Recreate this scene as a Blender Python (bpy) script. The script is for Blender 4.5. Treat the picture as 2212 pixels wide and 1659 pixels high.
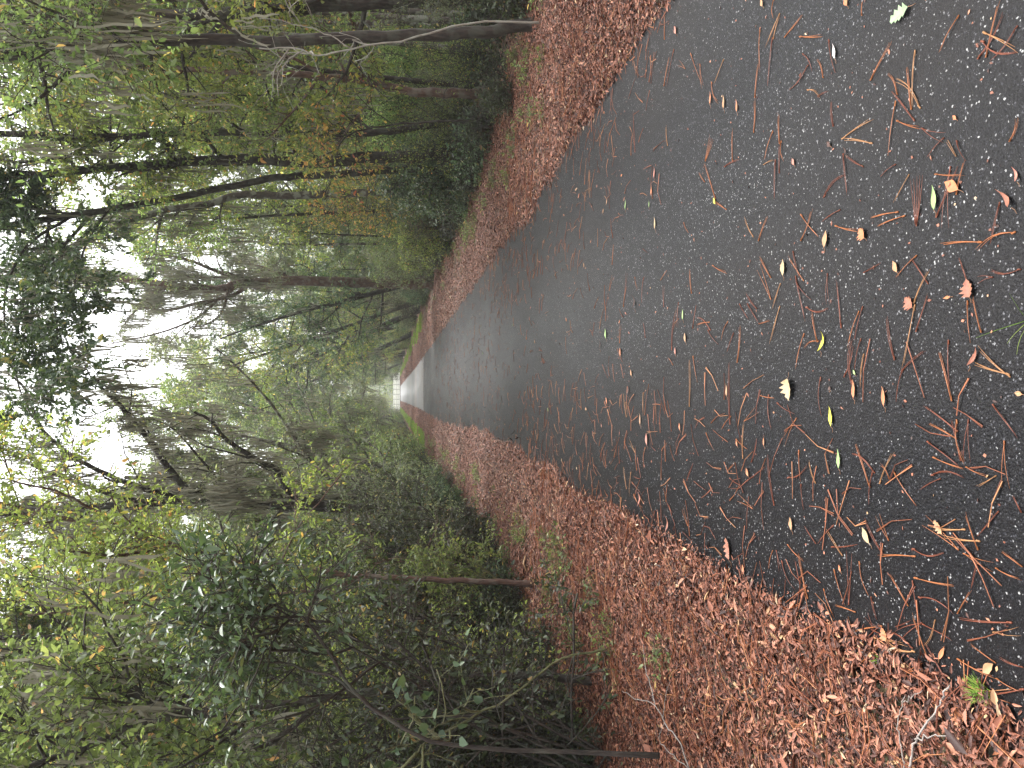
import bpy, math, random
import numpy as np
from mathutils import Matrix, Vector
for o in list(bpy.data.objects): bpy.data.objects.remove(o)
S = bpy.context.scene; C = S.collection
RX = math.radians

# ------------------------------------------------------------------ camera
# the photograph lies on its side: the world's up points to the picture's left
CAM_H = 1.5; PITCH = RX(8.07); YAW = RX(0.95)
FW = np.array([math.sin(YAW)*math.cos(PITCH), math.cos(YAW)*math.cos(PITCH), -math.sin(PITCH)])
RT = np.array([math.cos(YAW), -math.sin(YAW), 0.0]); UP = np.cross(RT, FW)
cam = bpy.data.cameras.new("camera"); cam.sensor_width = 36; cam.lens = 28
cam.clip_start = 0.05; cam.clip_end = 3000
co = bpy.data.objects.new("camera", cam); C.objects.link(co); S.camera = co
M = Matrix.Identity(4)
for i in range(3):
    M[i][0] = -UP[i]; M[i][1] = RT[i]; M[i][2] = -FW[i]
M[2][3] = CAM_H
co.matrix_world = M

# ------------------------------------------------------------------ sky, sun, exposure
w = bpy.data.worlds.new("World"); S.world = w; w.use_nodes = True
nt = w.node_tree; bg = nt.nodes["Background"]
sky = nt.nodes.new("ShaderNodeTexSky"); sky.sky_type = 'NISHITA'; sky.sun_disc = False
SUN_EL, SUN_AZ = RX(62), RX(20)
sky.sun_elevation = SUN_EL; sky.sun_rotation = SUN_AZ; sky.dust_density = 4; sky.air_density = 1
hs = nt.nodes.new("ShaderNodeHueSaturation"); hs.inputs["Saturation"].default_value = 0.12
nt.links.new(sky.outputs[0], hs.inputs["Color"]); nt.links.new(hs.outputs[0], bg.inputs["Color"])
bg.inputs["Strength"].default_value = 0.14
sun = bpy.data.lights.new("sun", 'SUN'); sun.energy = 1.0; sun.angle = RX(30); sun.color = (1, .97, .92)
so = bpy.data.objects.new("sun", sun); C.objects.link(so)
so.rotation_euler = (RX(90)-SUN_EL, 0, -SUN_AZ+math.pi)
S.view_settings.view_transform = 'Standard'; S.view_settings.look = 'None'
S.view_settings.exposure = 2.0; S.view_settings.gamma = 1
cy = S.cycles
cy.max_bounces = 7; cy.diffuse_bounces = 5; cy.glossy_bounces = 2; cy.transmission_bounces = 5
cy.caustics_reflective = False; cy.caustics_refractive = False
cy.sample_clamp_indirect = 6
cy.use_denoising = True
cy.use_adaptive_sampling = True; cy.adaptive_threshold = 0.02

# ------------------------------------------------------------------ helpers
PF = 1720.0
def ray(px, py):                       # px, py measured on a 2212 x 1659 view of the photograph
    return FW + RT*(829.5-py)/PF - UP*(px-1106)/PF
def P(px, py, Y):                      # the point at distance Y along the path
    d = ray(px, py); return d*(Y/d[1]) + np.array([0, 0, CAM_H])
def rise(y):
    t = np.maximum(np.asarray(y, float)-14, 0)
    return 0.0098*t*t/(t+6)
def G(px, py):                         # the point on the path plane
    d = ray(px, py); z = 0.0
    for _ in range(8):
        p = d*(CAM_H-z)/-d[2]; z = float(rise(p[1]))
    return np.array([p[0], p[1], z])
def nz(x, y, s=1.0, k=0.0):
    x = np.asarray(x)*s; y = np.asarray(y)*s
    return (np.sin(x*1.7+k+1.3*np.sin(y*.9+k))+np.sin(y*2.1-k*2+1.1*np.sin(x*1.3))+.6*np.sin(x*3.7+y*2.9+k))/2.6
PL, PR = -0.90, 2.27
def edgeL(y):                          # litter's inner edge, left
    y = np.asarray(y, float)
    return PL+.03+.22*np.exp(-((y-14)/7)**2)+.08*nz(0, y, 1.1, 2)+.15*np.clip((y-25)/30, 0, 1)
def edgeR(y):
    y = np.asarray(y, float)
    return PR-.03+.07*nz(3, y, 1.7, 5)-.18*np.exp(-((y-9.2)/.9)**2)-.15*np.clip((y-25)/30, 0, 1)
def outL(y): return -1.95-.02*np.minimum(y, 40)+.14*nz(1, y, .8, 1)-.30*np.clip((9-np.asarray(y, float))/4, 0, 1)
def outR(y): return 3.6+.03*np.minimum(y, 40)+.22*nz(5, y, .8, 3)
def hgt(x, y):
    x = np.asarray(x, float); y = np.asarray(y, float)
    d = np.maximum(np.maximum(PL-x, x-PR), 0)
    a = np.clip((d-.1)/2.5, 0, 1)
    return rise(y)-.012*(d <= 0)+.03*np.clip(d/.3, 0, 1)*(d > 0)+a*(.10*nz(x, y, .45)+.04*nz(x, y, 1.9, 3))

def link(name, me, mat=None, parent=None):
    o = bpy.data.objects.new(name, me); C.objects.link(o)
    if mat is not None and len(me.materials) == 0: me.materials.append(mat)
    if parent: o.parent = parent
    return o
def tag(o, label=None, cat=None, group=None, kind=None):
    if label: o["label"] = label
    if cat: o["category"] = cat
    if group: o["group"] = group
    if kind: o["kind"] = kind
    return o
def empty(name, loc, label, cat, group=None, rz=0, s=1):
    o = bpy.data.objects.new(name, None); C.objects.link(o); o.empty_display_size = .2
    o.location = loc; o.rotation_euler = (0, 0, rz); o.scale = (s, s, s)
    return tag(o, label, cat, group)
def mesh_q(name, V, F, smooth=False):
    V = np.ascontiguousarray(V, dtype=np.float32); F = np.ascontiguousarray(F, dtype=np.int32)
    me = bpy.data.meshes.new(name); k = F.shape[1]
    me.vertices.add(len(V)); me.vertices.foreach_set("co", V.ravel())
    me.loops.add(F.size); me.loops.foreach_set("vertex_index", F.ravel())
    me.polygons.add(len(F)); me.polygons.foreach_set("loop_start", np.arange(0, F.size, k, dtype=np.int32))
    me.polygons.foreach_set("loop_total", np.full(len(F), k, dtype=np.int32))
    if smooth: me.polygons.foreach_set("use_smooth", np.ones(len(F), dtype=bool))
    me.update(calc_edges=True)
    return me
def nrmz(a): return a/np.maximum(np.linalg.norm(a, axis=-1, keepdims=True), 1e-9)

class Tubes:
    def __init__(s): s.V = []; s.F = []; s.n = 0
    def add(s, pts, r, k=6, flat=1.0):
        pts = np.asarray(pts, float); r = np.broadcast_to(np.asarray(r, float), (len(pts),))
        T = nrmz(np.gradient(pts, axis=0)); n = np.cross(T[0], [.3, .1, 1.0])
        if np.linalg.norm(n) < .05: n = np.cross(T[0], [1, 0, 0])
        N = []
        for t in T:
            n = n-t*np.dot(n, t); n = n/max(np.linalg.norm(n), 1e-9); N.append(n)
        N = np.array(N); B = np.cross(T, N)
        a = np.linspace(0, 2*math.pi, k, endpoint=False)
        ring = pts[:, None]+r[:, None, None]*(N[:, None]*np.cos(a)[None, :, None]+B[:, None]*np.sin(a)[None, :, None]*flat)
        m = len(pts); s.V.append(ring.reshape(-1, 3))
        i = np.arange(m-1)[:, None]*k; j = np.arange(k)[None]; j2 = (j+1) % k
        s.F.append((np.stack([i+j, i+j2, i+k+j2, i+k+j], -1).reshape(-1, 4))+s.n); s.n += m*k
        if k == 4 or k == 6:               # close both ends
            if k == 4: s.F.append(np.array([[3, 2, 1, 0], [m*4-4, m*4-3, m*4-2, m*4-1]])+s.n-m*k)
            else: s.F.append(np.array([[3, 2, 1, 0], [5, 4, 3, 0], [m*6-6, m*6-5, m*6-4, m*6-3], [m*6-6, m*6-3, m*6-2, m*6-1]])+s.n-m*k)
    def mesh(s, name): return mesh_q(name, np.concatenate(s.V), np.concatenate(s.F), True)

def leaf_arrays(B, D, N, L, Wd, fold=.25, curl=.12, simple=False):
    B = np.asarray(B); D = nrmz(D); Sd = nrmz(np.cross(D, N)); N = np.cross(Sd, D)
    L = L[:, None]; Wd = Wd[:, None]; n = len(B)
    if simple:
        V = np.stack([B, B+.45*L*D+.5*Wd*Sd+fold*Wd*N*.5, B+L*D-curl*L*N, B+.45*L*D-.5*Wd*Sd+fold*Wd*N*.5], 1)
        return V.reshape(-1, 3), np.arange(n*4).reshape(n, 4)
    V = np.stack([B, B+.3*L*D+.46*Wd*Sd+fold*Wd*N, B+.68*L*D+.36*Wd*Sd+(fold*Wd-curl*.6*L)*N, B+L*D-curl*L*N*1.6,
                  B+.68*L*D-.36*Wd*Sd+(fold*Wd-curl*.6*L)*N, B+.3*L*D-.46*Wd*Sd+fold*Wd*N], 1)
    i = np.arange(n)[:, None]*6
    F = np.concatenate([i+np.array([[0, 1, 2, 3]]), i+np.array([[0, 3, 4, 5]])], 0)
    return V.reshape(-1, 3), F

# ------------------------------------------------------------------ materials
def newmat(name):
    m = bpy.data.materials.new(name); m.use_nodes = True; t = m.node_tree
    return m, t, t.nodes, t.links, t.nodes["Principled BSDF"]
def ramp(t, stops, interp='LINEAR'):
    r = t.nodes.new("ShaderNodeValToRGB"); cr = r.color_ramp; cr.interpolation = interp
    while len(cr.elements) < len(stops): cr.elements.new(.5)
    for e, (p, c) in zip(cr.elements, stops): e.position = p; e.color = (*c, 1)
    return r
def leafmat(name, stops, trans=.52, rough=.42, spec=.5):
    m, t, N, Lk, b = newmat(name)
    g = N.new("ShaderNodeNewGeometry"); r = ramp(t, stops)
    oi = N.new("ShaderNodeObjectInfo")
    Lk.new(g.outputs["Random Per Island"], r.inputs[0])
    h = N.new("ShaderNodeHueSaturation"); h.inputs["Saturation"].default_value = .9
    mr = N.new("ShaderNodeMapRange"); mr.inputs[3].default_value = .75; mr.inputs[4].default_value = 1.2
    Lk.new(oi.outputs["Random"], mr.inputs[0]); Lk.new(mr.outputs[0], h.inputs["Value"])
    mh = N.new("ShaderNodeMapRange"); mh.inputs[3].default_value = .482; mh.inputs[4].default_value = .512
    Lk.new(oi.outputs["Random"], mh.inputs[0]); Lk.new(mh.outputs[0], h.inputs["Hue"])
    Lk.new(r.outputs[0], h.inputs["Color"]); Lk.new(h.outputs[0], b.inputs["Base Color"])
    b.inputs["Roughness"].default_value = rough; b.inputs["Specular IOR Level"].default_value = spec
    tr = N.new("ShaderNodeBsdfTranslucent"); h2 = N.new("ShaderNodeMixRGB"); h2.blend_type = 'MULTIPLY'; h2.inputs[0].default_value = 1
    h2.inputs[2].default_value = (1.6, 1.6, .95, 1); Lk.new(h.outputs[0], h2.inputs[1]); Lk.new(h2.outputs[0], tr.inputs[0])
    mx = N.new("ShaderNodeMixShader"); mx.inputs[0].default_value = trans
    Lk.new(b.outputs[0], mx.inputs[1]); Lk.new(tr.outputs[0], mx.inputs[2])
    Lk.new(mx.outputs[0], N["Material Output"].inputs[0])
    return m
ML = {
 'mid':    leafmat('green_leaves', [(0, (0.101, 0.157, 0.053)), (.5, (0.164, 0.250, 0.094)), (.85, (0.233, 0.317, 0.119)), (.955, (0.301, 0.371, 0.145)), (.97, (0.620, 0.526, 0.172)), (1, (0.620, 0.335, 0.150))]),
 'yellow': leafmat('yellow_green_leaves', [(0, (0.137, 0.195, 0.054)), (.5, (0.232, 0.325, 0.085)), (.85, (0.324, 0.405, 0.112)), (.92, (0.424, 0.437, 0.119)), (.955, (0.620, 0.485, 0.121)), (1, (0.620, 0.288, 0.101))]),
 'dark':   leafmat('dark_glossy_leaves', [(0, (0.043, 0.091, 0.040)), (.6, (0.094, 0.166, 0.073)), (.95, (0.147, 0.233, 0.097)), (1, (0.422, 0.379, 0.134))], .25, .38, .6),
 'grey':   leafmat('grey_green_leaves', [(0, (0.110, 0.154, 0.081)), (.5, (0.200, 0.258, 0.135)), (.95, (0.305, 0.348, 0.203)), (1, (0.620, 0.504, 0.183))], .35, .5),
 'autumn': leafmat('turning_leaves', [(0, (0.120, 0.163, 0.044)), (.4, (0.238, 0.292, 0.075)), (.6, (0.445, 0.402, 0.097)), (.85, (0.579, 0.361, 0.089)), (1, (0.515, 0.155, 0.068))]),
 'deep':   leafmat('shade_tinted_olive_leaves', [(0, (.022, .030, .013)), (.5, (.042, .058, .024)), (.9, (.075, .095, .04)), (.96, (.12, .14, .05)), (1, (.30, .16, .05))], .3, .42, .5),  # dark olive undergrowth leaf, with the canopy's shade put into its colour
 'fresh':  leafmat('fresh_green_leaves', [(0, (0.103, 0.164, 0.041)), (.6, (0.187, 0.264, 0.072)), (1, (0.333, 0.333, 0.103))], .4),
}
def barkmat(name, a, b_, lich=(.22, .24, .19), amt=.5):
    m, t, N, Lk, b = newmat(name)
    tc = N.new("ShaderNodeTexCoord"); mp = N.new("ShaderNodeMapping"); mp.inputs["Scale"].default_value = (1, 1, .25)
    Lk.new(tc.outputs["Object"], mp.inputs[0])
    n1 = N.new("ShaderNodeTexNoise"); n1.inputs["Scale"].default_value = 38; n1.inputs["Detail"].default_value = 5
    Lk.new(mp.outputs[0], n1.inputs[0]); r = ramp(t, [(.3, a), (.7, b_)]); Lk.new(n1.outputs[0], r.inputs[0])
    n2 = N.new("ShaderNodeTexNoise"); n2.inputs["Scale"].default_value = 5; n2.inputs["Detail"].default_value = 6; Lk.new(tc.outputs["Object"], n2.inputs[0])
    r2 = ramp(t, [(.50, (0, 0, 0)), (.58, (amt,)*3)]); Lk.new(n2.outputs[0], r2.inputs[0])
    mx = N.new("ShaderNodeMixRGB"); Lk.new(r2.outputs[0], mx.inputs[0]); Lk.new(r.outputs[0], mx.inputs[1]); mx.inputs[2].default_value = (*lich, 1)
    Lk.new(mx.outputs[0], b.inputs["Base Color"]); b.inputs["Roughness"].default_value = .85
    bp = N.new("ShaderNodeBump"); bp.inputs["Strength"].default_value = .9; bp.inputs["Distance"].default_value = .02
    Lk.new(n1.outputs[0], bp.inputs["Height"]); Lk.new(bp.outputs[0], b.inputs["Normal"])
    return m
MB = barkmat('dark_bark', (.018, .013, .010), (.060, .046, .036), (.11, .12, .09), .35)
MBG = barkmat('lichen_bark', (.05, .042, .034), (.13, .105, .085), (.30, .31, .25), .8)
MBR = barkmat('reddish_bark', (.07, .04, .03), (.17, .10, .075), (.25, .24, .2), .4)
MBP = barkmat('pale_bark', (.22, .20, .16), (.36, .33, .28), (.4, .42, .36), .5)
MCANE = barkmat('green_cane_bark', (.10, .11, .045), (.19, .19, .09), (.25, .24, .15), .4)
MTWIG = barkmat('silver_twig_bark', (.17, .145, .125), (.33, .29, .26), (.40, .38, .36), .5)
def plain(name, stops, rough=.6, trans=0, spec=.4, noise=None):
    m, t, N, Lk, b = newmat(name)
    g = N.new("ShaderNodeNewGeometry"); r = ramp(t, stops)
    if noise:
        tc = N.new("ShaderNodeTexCoord"); n = N.new("ShaderNodeTexNoise"); n.inputs["Scale"].default_value = noise; n.inputs["Detail"].default_value = 4
        Lk.new(tc.outputs["Object"], n.inputs[0]); Lk.new(n.outputs[0], r.inputs[0])
    else: Lk.new(g.outputs["Random Per Island"], r.inputs[0])
    Lk.new(r.outputs[0], b.inputs["Base Color"]); b.inputs["Roughness"].default_value = rough; b.inputs["Specular IOR Level"].default_value = spec*.7
    if trans:
        tr = N.new("ShaderNodeBsdfTranslucent"); Lk.new(r.outputs[0], tr.inputs[0]); mx = N.new("ShaderNodeMixShader"); mx.inputs[0].default_value = trans
        Lk.new(b.outputs[0], mx.inputs[1]); Lk.new(tr.outputs[0], mx.inputs[2]); Lk.new(mx.outputs[0], N["Material Output"].inputs[0])
    return m
MMOSS = plain('grey_moss', [(0, (.19, .18, .13)), (.5, (.29, .28, .21)), (1, (.38, .37, .29))], .9, .3, .1)
MLIT = plain('dead_leaves', [(0, (.026, .011, .009)), (.22, (.070, .025, .017)), (.5, (.19, .068, .040)), (.8, (.31, .122, .073)), (.95, (.41, .19, .115)), (.985, (.46, .29, .14)), (1, (.52, .40, .28))], .6, 0, .5)
MNEED = plain('rust_pine_needles', [(0, (.10, .03, .018)), (.4, (.22, .07, .035)), (.8, (.34, .12, .05)), (1, (.45, .22, .10))], .45)
MGRASS = plain('verge_grass_blades', [(0, (.14, .26, .03)), (.6, (.24, .40, .05)), (1, (.38, .48, .10))], .5, .35)

# ------------------------------------------------------------------ ground, path
def grid(name, xs, ys, zf, mat):
    X, Y = np.meshgrid(xs, ys); Z = zf(X, Y); V = np.stack([X, Y, Z], -1).reshape(-1, 3)
    a = len(xs); i = (np.arange(len(ys)-1)[:, None]*a+np.arange(a-1)[None]).ravel()
    return link(name, mesh_q(name, V, np.stack([i, i+1, i+a+1, i+a], -1), True), mat)
m, t, N, Lk, b = newmat('forest_floor')
tc = N.new("ShaderNodeTexCoord"); v = N.new("ShaderNodeTexVoronoi"); v.inputs["Scale"].default_value = 22; Lk.new(tc.outputs["Object"], v.inputs[0])
sx = N.new("ShaderNodeSeparateColor"); Lk.new(v.outputs["Color"], sx.inputs[0])
r = ramp(t, [(0, (.03, .017, .012)), (.5, (.10, .05, .032)), (.85, (.19, .095, .055)), (1, (.28, .19, .11))]); Lk.new(sx.outputs[0], r.inputs[0])
n = N.new("ShaderNodeTexNoise"); n.inputs["Scale"].default_value = 1.1; n.inputs["Detail"].default_value = 5; Lk.new(tc.outputs["Object"], n.inputs[0])
r2 = ramp(t, [(.5, (0, 0, 0)), (.62, (.6, .6, .6))]); Lk.new(n.outputs[0], r2.inputs[0])
mx = N.new("ShaderNodeMixRGB"); Lk.new(r2.outputs[0], mx.inputs[0]); Lk.new(r.outputs[0], mx.inputs[1]); mx.inputs[2].default_value = (.05, .075, .025, 1)
Lk.new(mx.outputs[0], b.inputs["Base Color"]); b.inputs["Roughness"].default_value = .8
bp = N.new("ShaderNodeBump"); bp.inputs["Distance"].default_value = .03; Lk.new(v.outputs["Distance"], bp.inputs["Height"]); Lk.new(bp.outputs[0], b.inputs["Normal"])
MFLOOR = m
xs = np.concatenate([[-900, -300, -100], np.arange(-60, -10, 3), np.arange(-10, PL-.3, .3), [PL-.3, PL-.12, PL-.02, PL+.03, .7, PR-.03, PR+.02, PR+.12], np.arange(PR+.4, 12, .3), np.arange(12, 62, 3), [100, 300, 900]])
ys = np.concatenate([[-300, -60, -20], np.arange(-8, 30, .3), np.arange(30, 180, 2.0), [200, 300, 600, 1500]])
def zground(X, Y):
    return np.where(Y > 158, hgt(X, np.minimum(Y, 158)), hgt(X, Y))
tag(grid("ground", xs, ys, zground, MFLOOR), "brown forest floor under the trees", kind="structure")

m, t, N, Lk, b = newmat('wet_asphalt')
tc = N.new("ShaderNodeTexCoord")
nd = N.new("ShaderNodeTexNoise"); nd.inputs["Scale"].default_value = 150; Lk.new(tc.outputs["Object"], nd.inputs[0])
va = N.new("ShaderNodeVectorMath"); va.operation = 'SCALE'; Lk.new(nd.outputs["Color"], va.inputs[0]); va.inputs["Scale"].default_value = .010
vb = N.new("ShaderNodeVectorMath"); Lk.new(va.outputs[0], vb.inputs[0]); Lk.new(tc.outputs["Object"], vb.inputs[1])
def vor(scale, dmax, thr, soft=.04):
    v = N.new("ShaderNodeTexVoronoi"); v.inputs["Scale"].default_value = scale; Lk.new(vb.outputs[0], v.inputs[0])
    sc = N.new("ShaderNodeSeparateColor"); Lk.new(v.outputs["Color"], sc.inputs[0])
    # a chip shows where the cell's number is high; its size follows another number of the cell
    ms = N.new("ShaderNodeMath"); ms.operation = 'MULTIPLY'; Lk.new(sc.outputs[1], ms.inputs[0]); ms.inputs[1].default_value = dmax
    lt = N.new("ShaderNodeMath"); lt.operation = 'LESS_THAN'; Lk.new(v.outputs["Distance"], lt.inputs[0]); Lk.new(ms.outputs[0], lt.inputs[1])
    gt = N.new("ShaderNodeMath"); gt.operation = 'GREATER_THAN'; Lk.new(sc.outputs[0], gt.inputs[0]); gt.inputs[1].default_value = thr
    mu = N.new("ShaderNodeMath"); mu.operation = 'MULTIPLY'; Lk.new(lt.outputs[0], mu.inputs[0]); Lk.new(gt.outputs[0], mu.inputs[1])
    return mu, sc, v
c1, s1, v1 = vor(122, .44, .54); c2, s2, v2 = vor(260, .5, .6)
n = N.new("ShaderNodeTexNoise"); n.inputs["Scale"].default_value = 260; n.inputs["Detail"].default_value = 3; Lk.new(tc.outputs["Object"], n.inputs[0])
base = ramp(t, [(.35, (.0018, .0018, .0024)), (.6, (.005, .005, .0068)), (.75, (.022, .022, .027))]); Lk.new(n.outputs[0], base.inputs[0])
mp = N.new("ShaderNodeMapping"); mp.inputs["Scale"].default_value = (.35, .12, 1); Lk.new(tc.outputs["Object"], mp.inputs[0])
big = N.new("ShaderNodeTexNoise"); big.inputs["Scale"].default_value = 3.0; big.inputs["Detail"].default_value = 6; Lk.new(mp.outputs[0], big.inputs[0])
chip = ramp(t, [(0, (.035, .035, .042)), (.5, (.09, .09, .10)), (.85, (.24, .24, .245)), (1, (.44, .44, .43))]); Lk.new(s1.outputs[2], chip.inputs[0])
m1 = N.new("ShaderNodeMixRGB"); Lk.new(c2.outputs[0], m1.inputs[0]); Lk.new(base.outputs[0], m1.inputs[1]); m1.inputs[2].default_value = (.026, .027, .034, 1)
m2 = N.new("ShaderNodeMixRGB"); Lk.new(c1.outputs[0], m2.inputs[0]); Lk.new(m1.outputs[0], m2.inputs[1]); Lk.new(chip.outputs[0], m2.inputs[2])
# brown leaf stain, faint
st = ramp(t, [(.42, (0, 0, 0)), (.68, (.42, .42, .42))]); Lk.new(big.outputs[0], st.inputs[0])
m3 = N.new("ShaderNodeMixRGB"); Lk.new(st.outputs[0], m3.inputs[0]); Lk.new(m2.outputs[0], m3.inputs[1]); m3.inputs[2].default_value = (.016, .0125, .011, 1)
Lk.new(m3.outputs[0], b.inputs["Base Color"])
rr = N.new("ShaderNodeMapRange"); Lk.new(big.outputs[0], rr.inputs[0]); rr.inputs[1].default_value = .3; rr.inputs[2].default_value = .7; rr.inputs[3].default_value = .46; rr.inputs[4].default_value = .62
Lk.new(rr.outputs[0], b.inputs["Roughness"]); b.inputs["Specular IOR Level"].default_value = .19
bp = N.new("ShaderNodeBump"); bp.inputs["Distance"].default_value = .004; bp.inputs["Strength"].default_value = .6
ad = N.new("ShaderNodeMath"); Lk.new(n.outputs[0], ad.inputs[0]); Lk.new(v1.outputs["Distance"], ad.inputs[1])
Lk.new(ad.outputs[0], bp.inputs["Height"]); Lk.new(bp.outputs[0], b.inputs["Normal"])
MASPH = m
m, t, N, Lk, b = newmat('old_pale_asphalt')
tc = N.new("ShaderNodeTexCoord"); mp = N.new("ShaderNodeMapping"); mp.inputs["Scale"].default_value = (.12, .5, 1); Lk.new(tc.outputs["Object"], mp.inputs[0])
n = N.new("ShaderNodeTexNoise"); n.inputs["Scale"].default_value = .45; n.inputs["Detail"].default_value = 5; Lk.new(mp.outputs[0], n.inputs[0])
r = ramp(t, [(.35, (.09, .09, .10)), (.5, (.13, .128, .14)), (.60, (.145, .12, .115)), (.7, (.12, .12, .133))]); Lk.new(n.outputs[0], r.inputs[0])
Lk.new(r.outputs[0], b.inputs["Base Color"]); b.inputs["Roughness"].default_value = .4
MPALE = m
def slab(name, y0, y1, mat, step, dz=0.0):
    ys = np.arange(y0, y1+step*.5, step); rows = []
    for y in ys:
        j = [.012*nz(0, y, 5, 1), .012*nz(9, y, 4, 2)]; z = float(rise(y))+dz
        rows += [(PL-.03+j[0], y, z-.06), (PL+j[0], y, z), (.68, y, z+.012), (PR+j[1], y, z), (PR+.03+j[1], y, z-.06)]
    i = (np.arange(len(ys)-1)[:, None]*5+np.arange(4)[None]).ravel()
    return link(name, mesh_q(name, rows, np.stack([i, i+1, i+6, i+5], -1)), mat)
tag(slab("path", -6, 42, MASPH, .25), "dark wet asphalt path with pale stone chips", kind="structure")
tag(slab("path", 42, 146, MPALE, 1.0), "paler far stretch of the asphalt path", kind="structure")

# ------------------------------------------------------------------ growing trees
def march(rng, p, d, L, n, wander, lift):
    pts = [p]; d = d/np.linalg.norm(d)
    for _ in range(n):
        d = d+rng.normal(0, wander, 3)+np.array([0, 0, lift]); d = d/np.linalg.norm(d)
        pts.append(pts[-1]+d*L/n)
    return np.array(pts)
def resamp(pts, n):
    pts = np.asarray(pts, float)
    # smooth: Catmull-Rom through the given points
    q = np.vstack([2*pts[0]-pts[1], pts, 2*pts[-1]-pts[-2]]); out = []
    seg = len(pts)-1; k = max(2, int(math.ceil(n/seg)))
    for i in range(seg):
        a, b_, c, d = q[i:i+4]
        for u in np.linspace(0, 1, k, endpoint=False):
            out.append(.5*((2*b_)+(-a+c)*u+(2*a-5*b_+4*c-d)*u*u+(-a+3*b_-3*c+d)*u**3))
    out.append(pts[-1]); return np.array(out)
def spawn(rng, par, nchild, t0, t1, Lmin, Lmax, ang, lift, wander, n, rfac, rmin):
    pts, r = par; out = []; m = len(pts)-1
    for i in range(nchild):
        tt = t0+(t1-t0)*(i+rng.random())/nchild; f = tt*m; k = min(int(f), m-1); u = f-k
        p = pts[k]*(1-u)+pts[k+1]*u; T = pts[k+1]-pts[k]; T = T/max(np.linalg.norm(T), 1e-9)
        q = rng.normal(0, 1, 3); q -= T*np.dot(q, T); q /= max(np.linalg.norm(q), 1e-9)
        a = ang*(.7+.6*rng.random()); d = T*math.cos(a)+q*math.sin(a)
        L = (Lmin+(Lmax-Lmin)*rng.random())*(1.12-.5*tt)
        rr = (r[k]*(1-u)+r[k+1]*u)*rfac*(.7+.5*rng.random())
        c = march(rng, p, d, L, n, wander, lift)
        out.append((c, np.maximum(np.linspace(rr, rr*.25, n+1), rmin)))
    return out
def leaves_on(rng, tw, per, L, W, cluster=.02, droop=.25):
    P0 = np.array([t_[0] for t_ in tw]); nt_ = len(tw)
    n = P0.shape[1]; idx = rng.integers(0, nt_, nt_*per); f = (.12+.88*rng.random(nt_*per))*(n-1)
    k = np.minimum(f.astype(int), n-2); u = (f-k)[:, None]
    A = P0[idx, k]; B_ = P0[idx, k+1]; p = A*(1-u)+B_*u+rng.normal(0, cluster, (len(idx), 3))
    d = nrmz(B_-A)*.7+rng.normal(0, .6, (len(idx), 3)); d[:, 2] -= droop
    nn = rng.normal(0, .55, (len(idx), 3)); nn[:, 2] += .8
    ll = L*np.exp(rng.normal(0, .25, len(idx)))
    return leaf_arrays(p, d, nn, ll, ll*W*(.8+.4*rng.random(len(idx))), .12, .08)
def moss_on(rng, brs, bunches, lmin, lmax, per=8, wid=.012, spread=.07):
    V = []; F = []; n0 = 0
    for _ in range(bunches):
        pts, r = brs[rng.integers(0, len(brs))]
        f = rng.random()*(len(pts)-1); k = min(int(f), len(pts)-2); p = pts[k]+(pts[k+1]-pts[k])*(f-k)
        LL = lmin+(lmax-lmin)*rng.random()**1.6; m = 5; q = per+int(rng.integers(0, 4))
        b0 = p+rng.normal(0, spread, (q, 3))*np.array([1, 1, .5])
        a = rng.random(q)*math.pi; s_ = np.stack([np.cos(a), np.sin(a), 0*a], -1)
        l_ = LL*(.4+.6*rng.random(q)); cur = b0
        for j in range(m+1):
            wv = wid*(.7+.6*rng.random(q))*(1 if j < m else .15)*(.6 if j == 0 else 1)
            V.append(np.stack([cur-s_*wv[:, None], cur+s_*wv[:, None]], 1))   # q,2,3
            cur = cur+np.stack([rng.normal(0, .018, q), rng.normal(0, .018, q), -l_/m], -1)
        i = np.arange(q)*2
        for j in range(m):
            o_ = n0+j*q*2
            F.append(np.stack([o_+i, o_+i+1, o_+q*2+i+1, o_+q*2+i], -1))
        n0 += (m+1)*q*2
    return np.concatenate([v_.reshape(-1, 3) for v_ in V]), np.concatenate(F)
# strands end up as one island per strand because rings of a bunch are stored ring by ring

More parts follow.
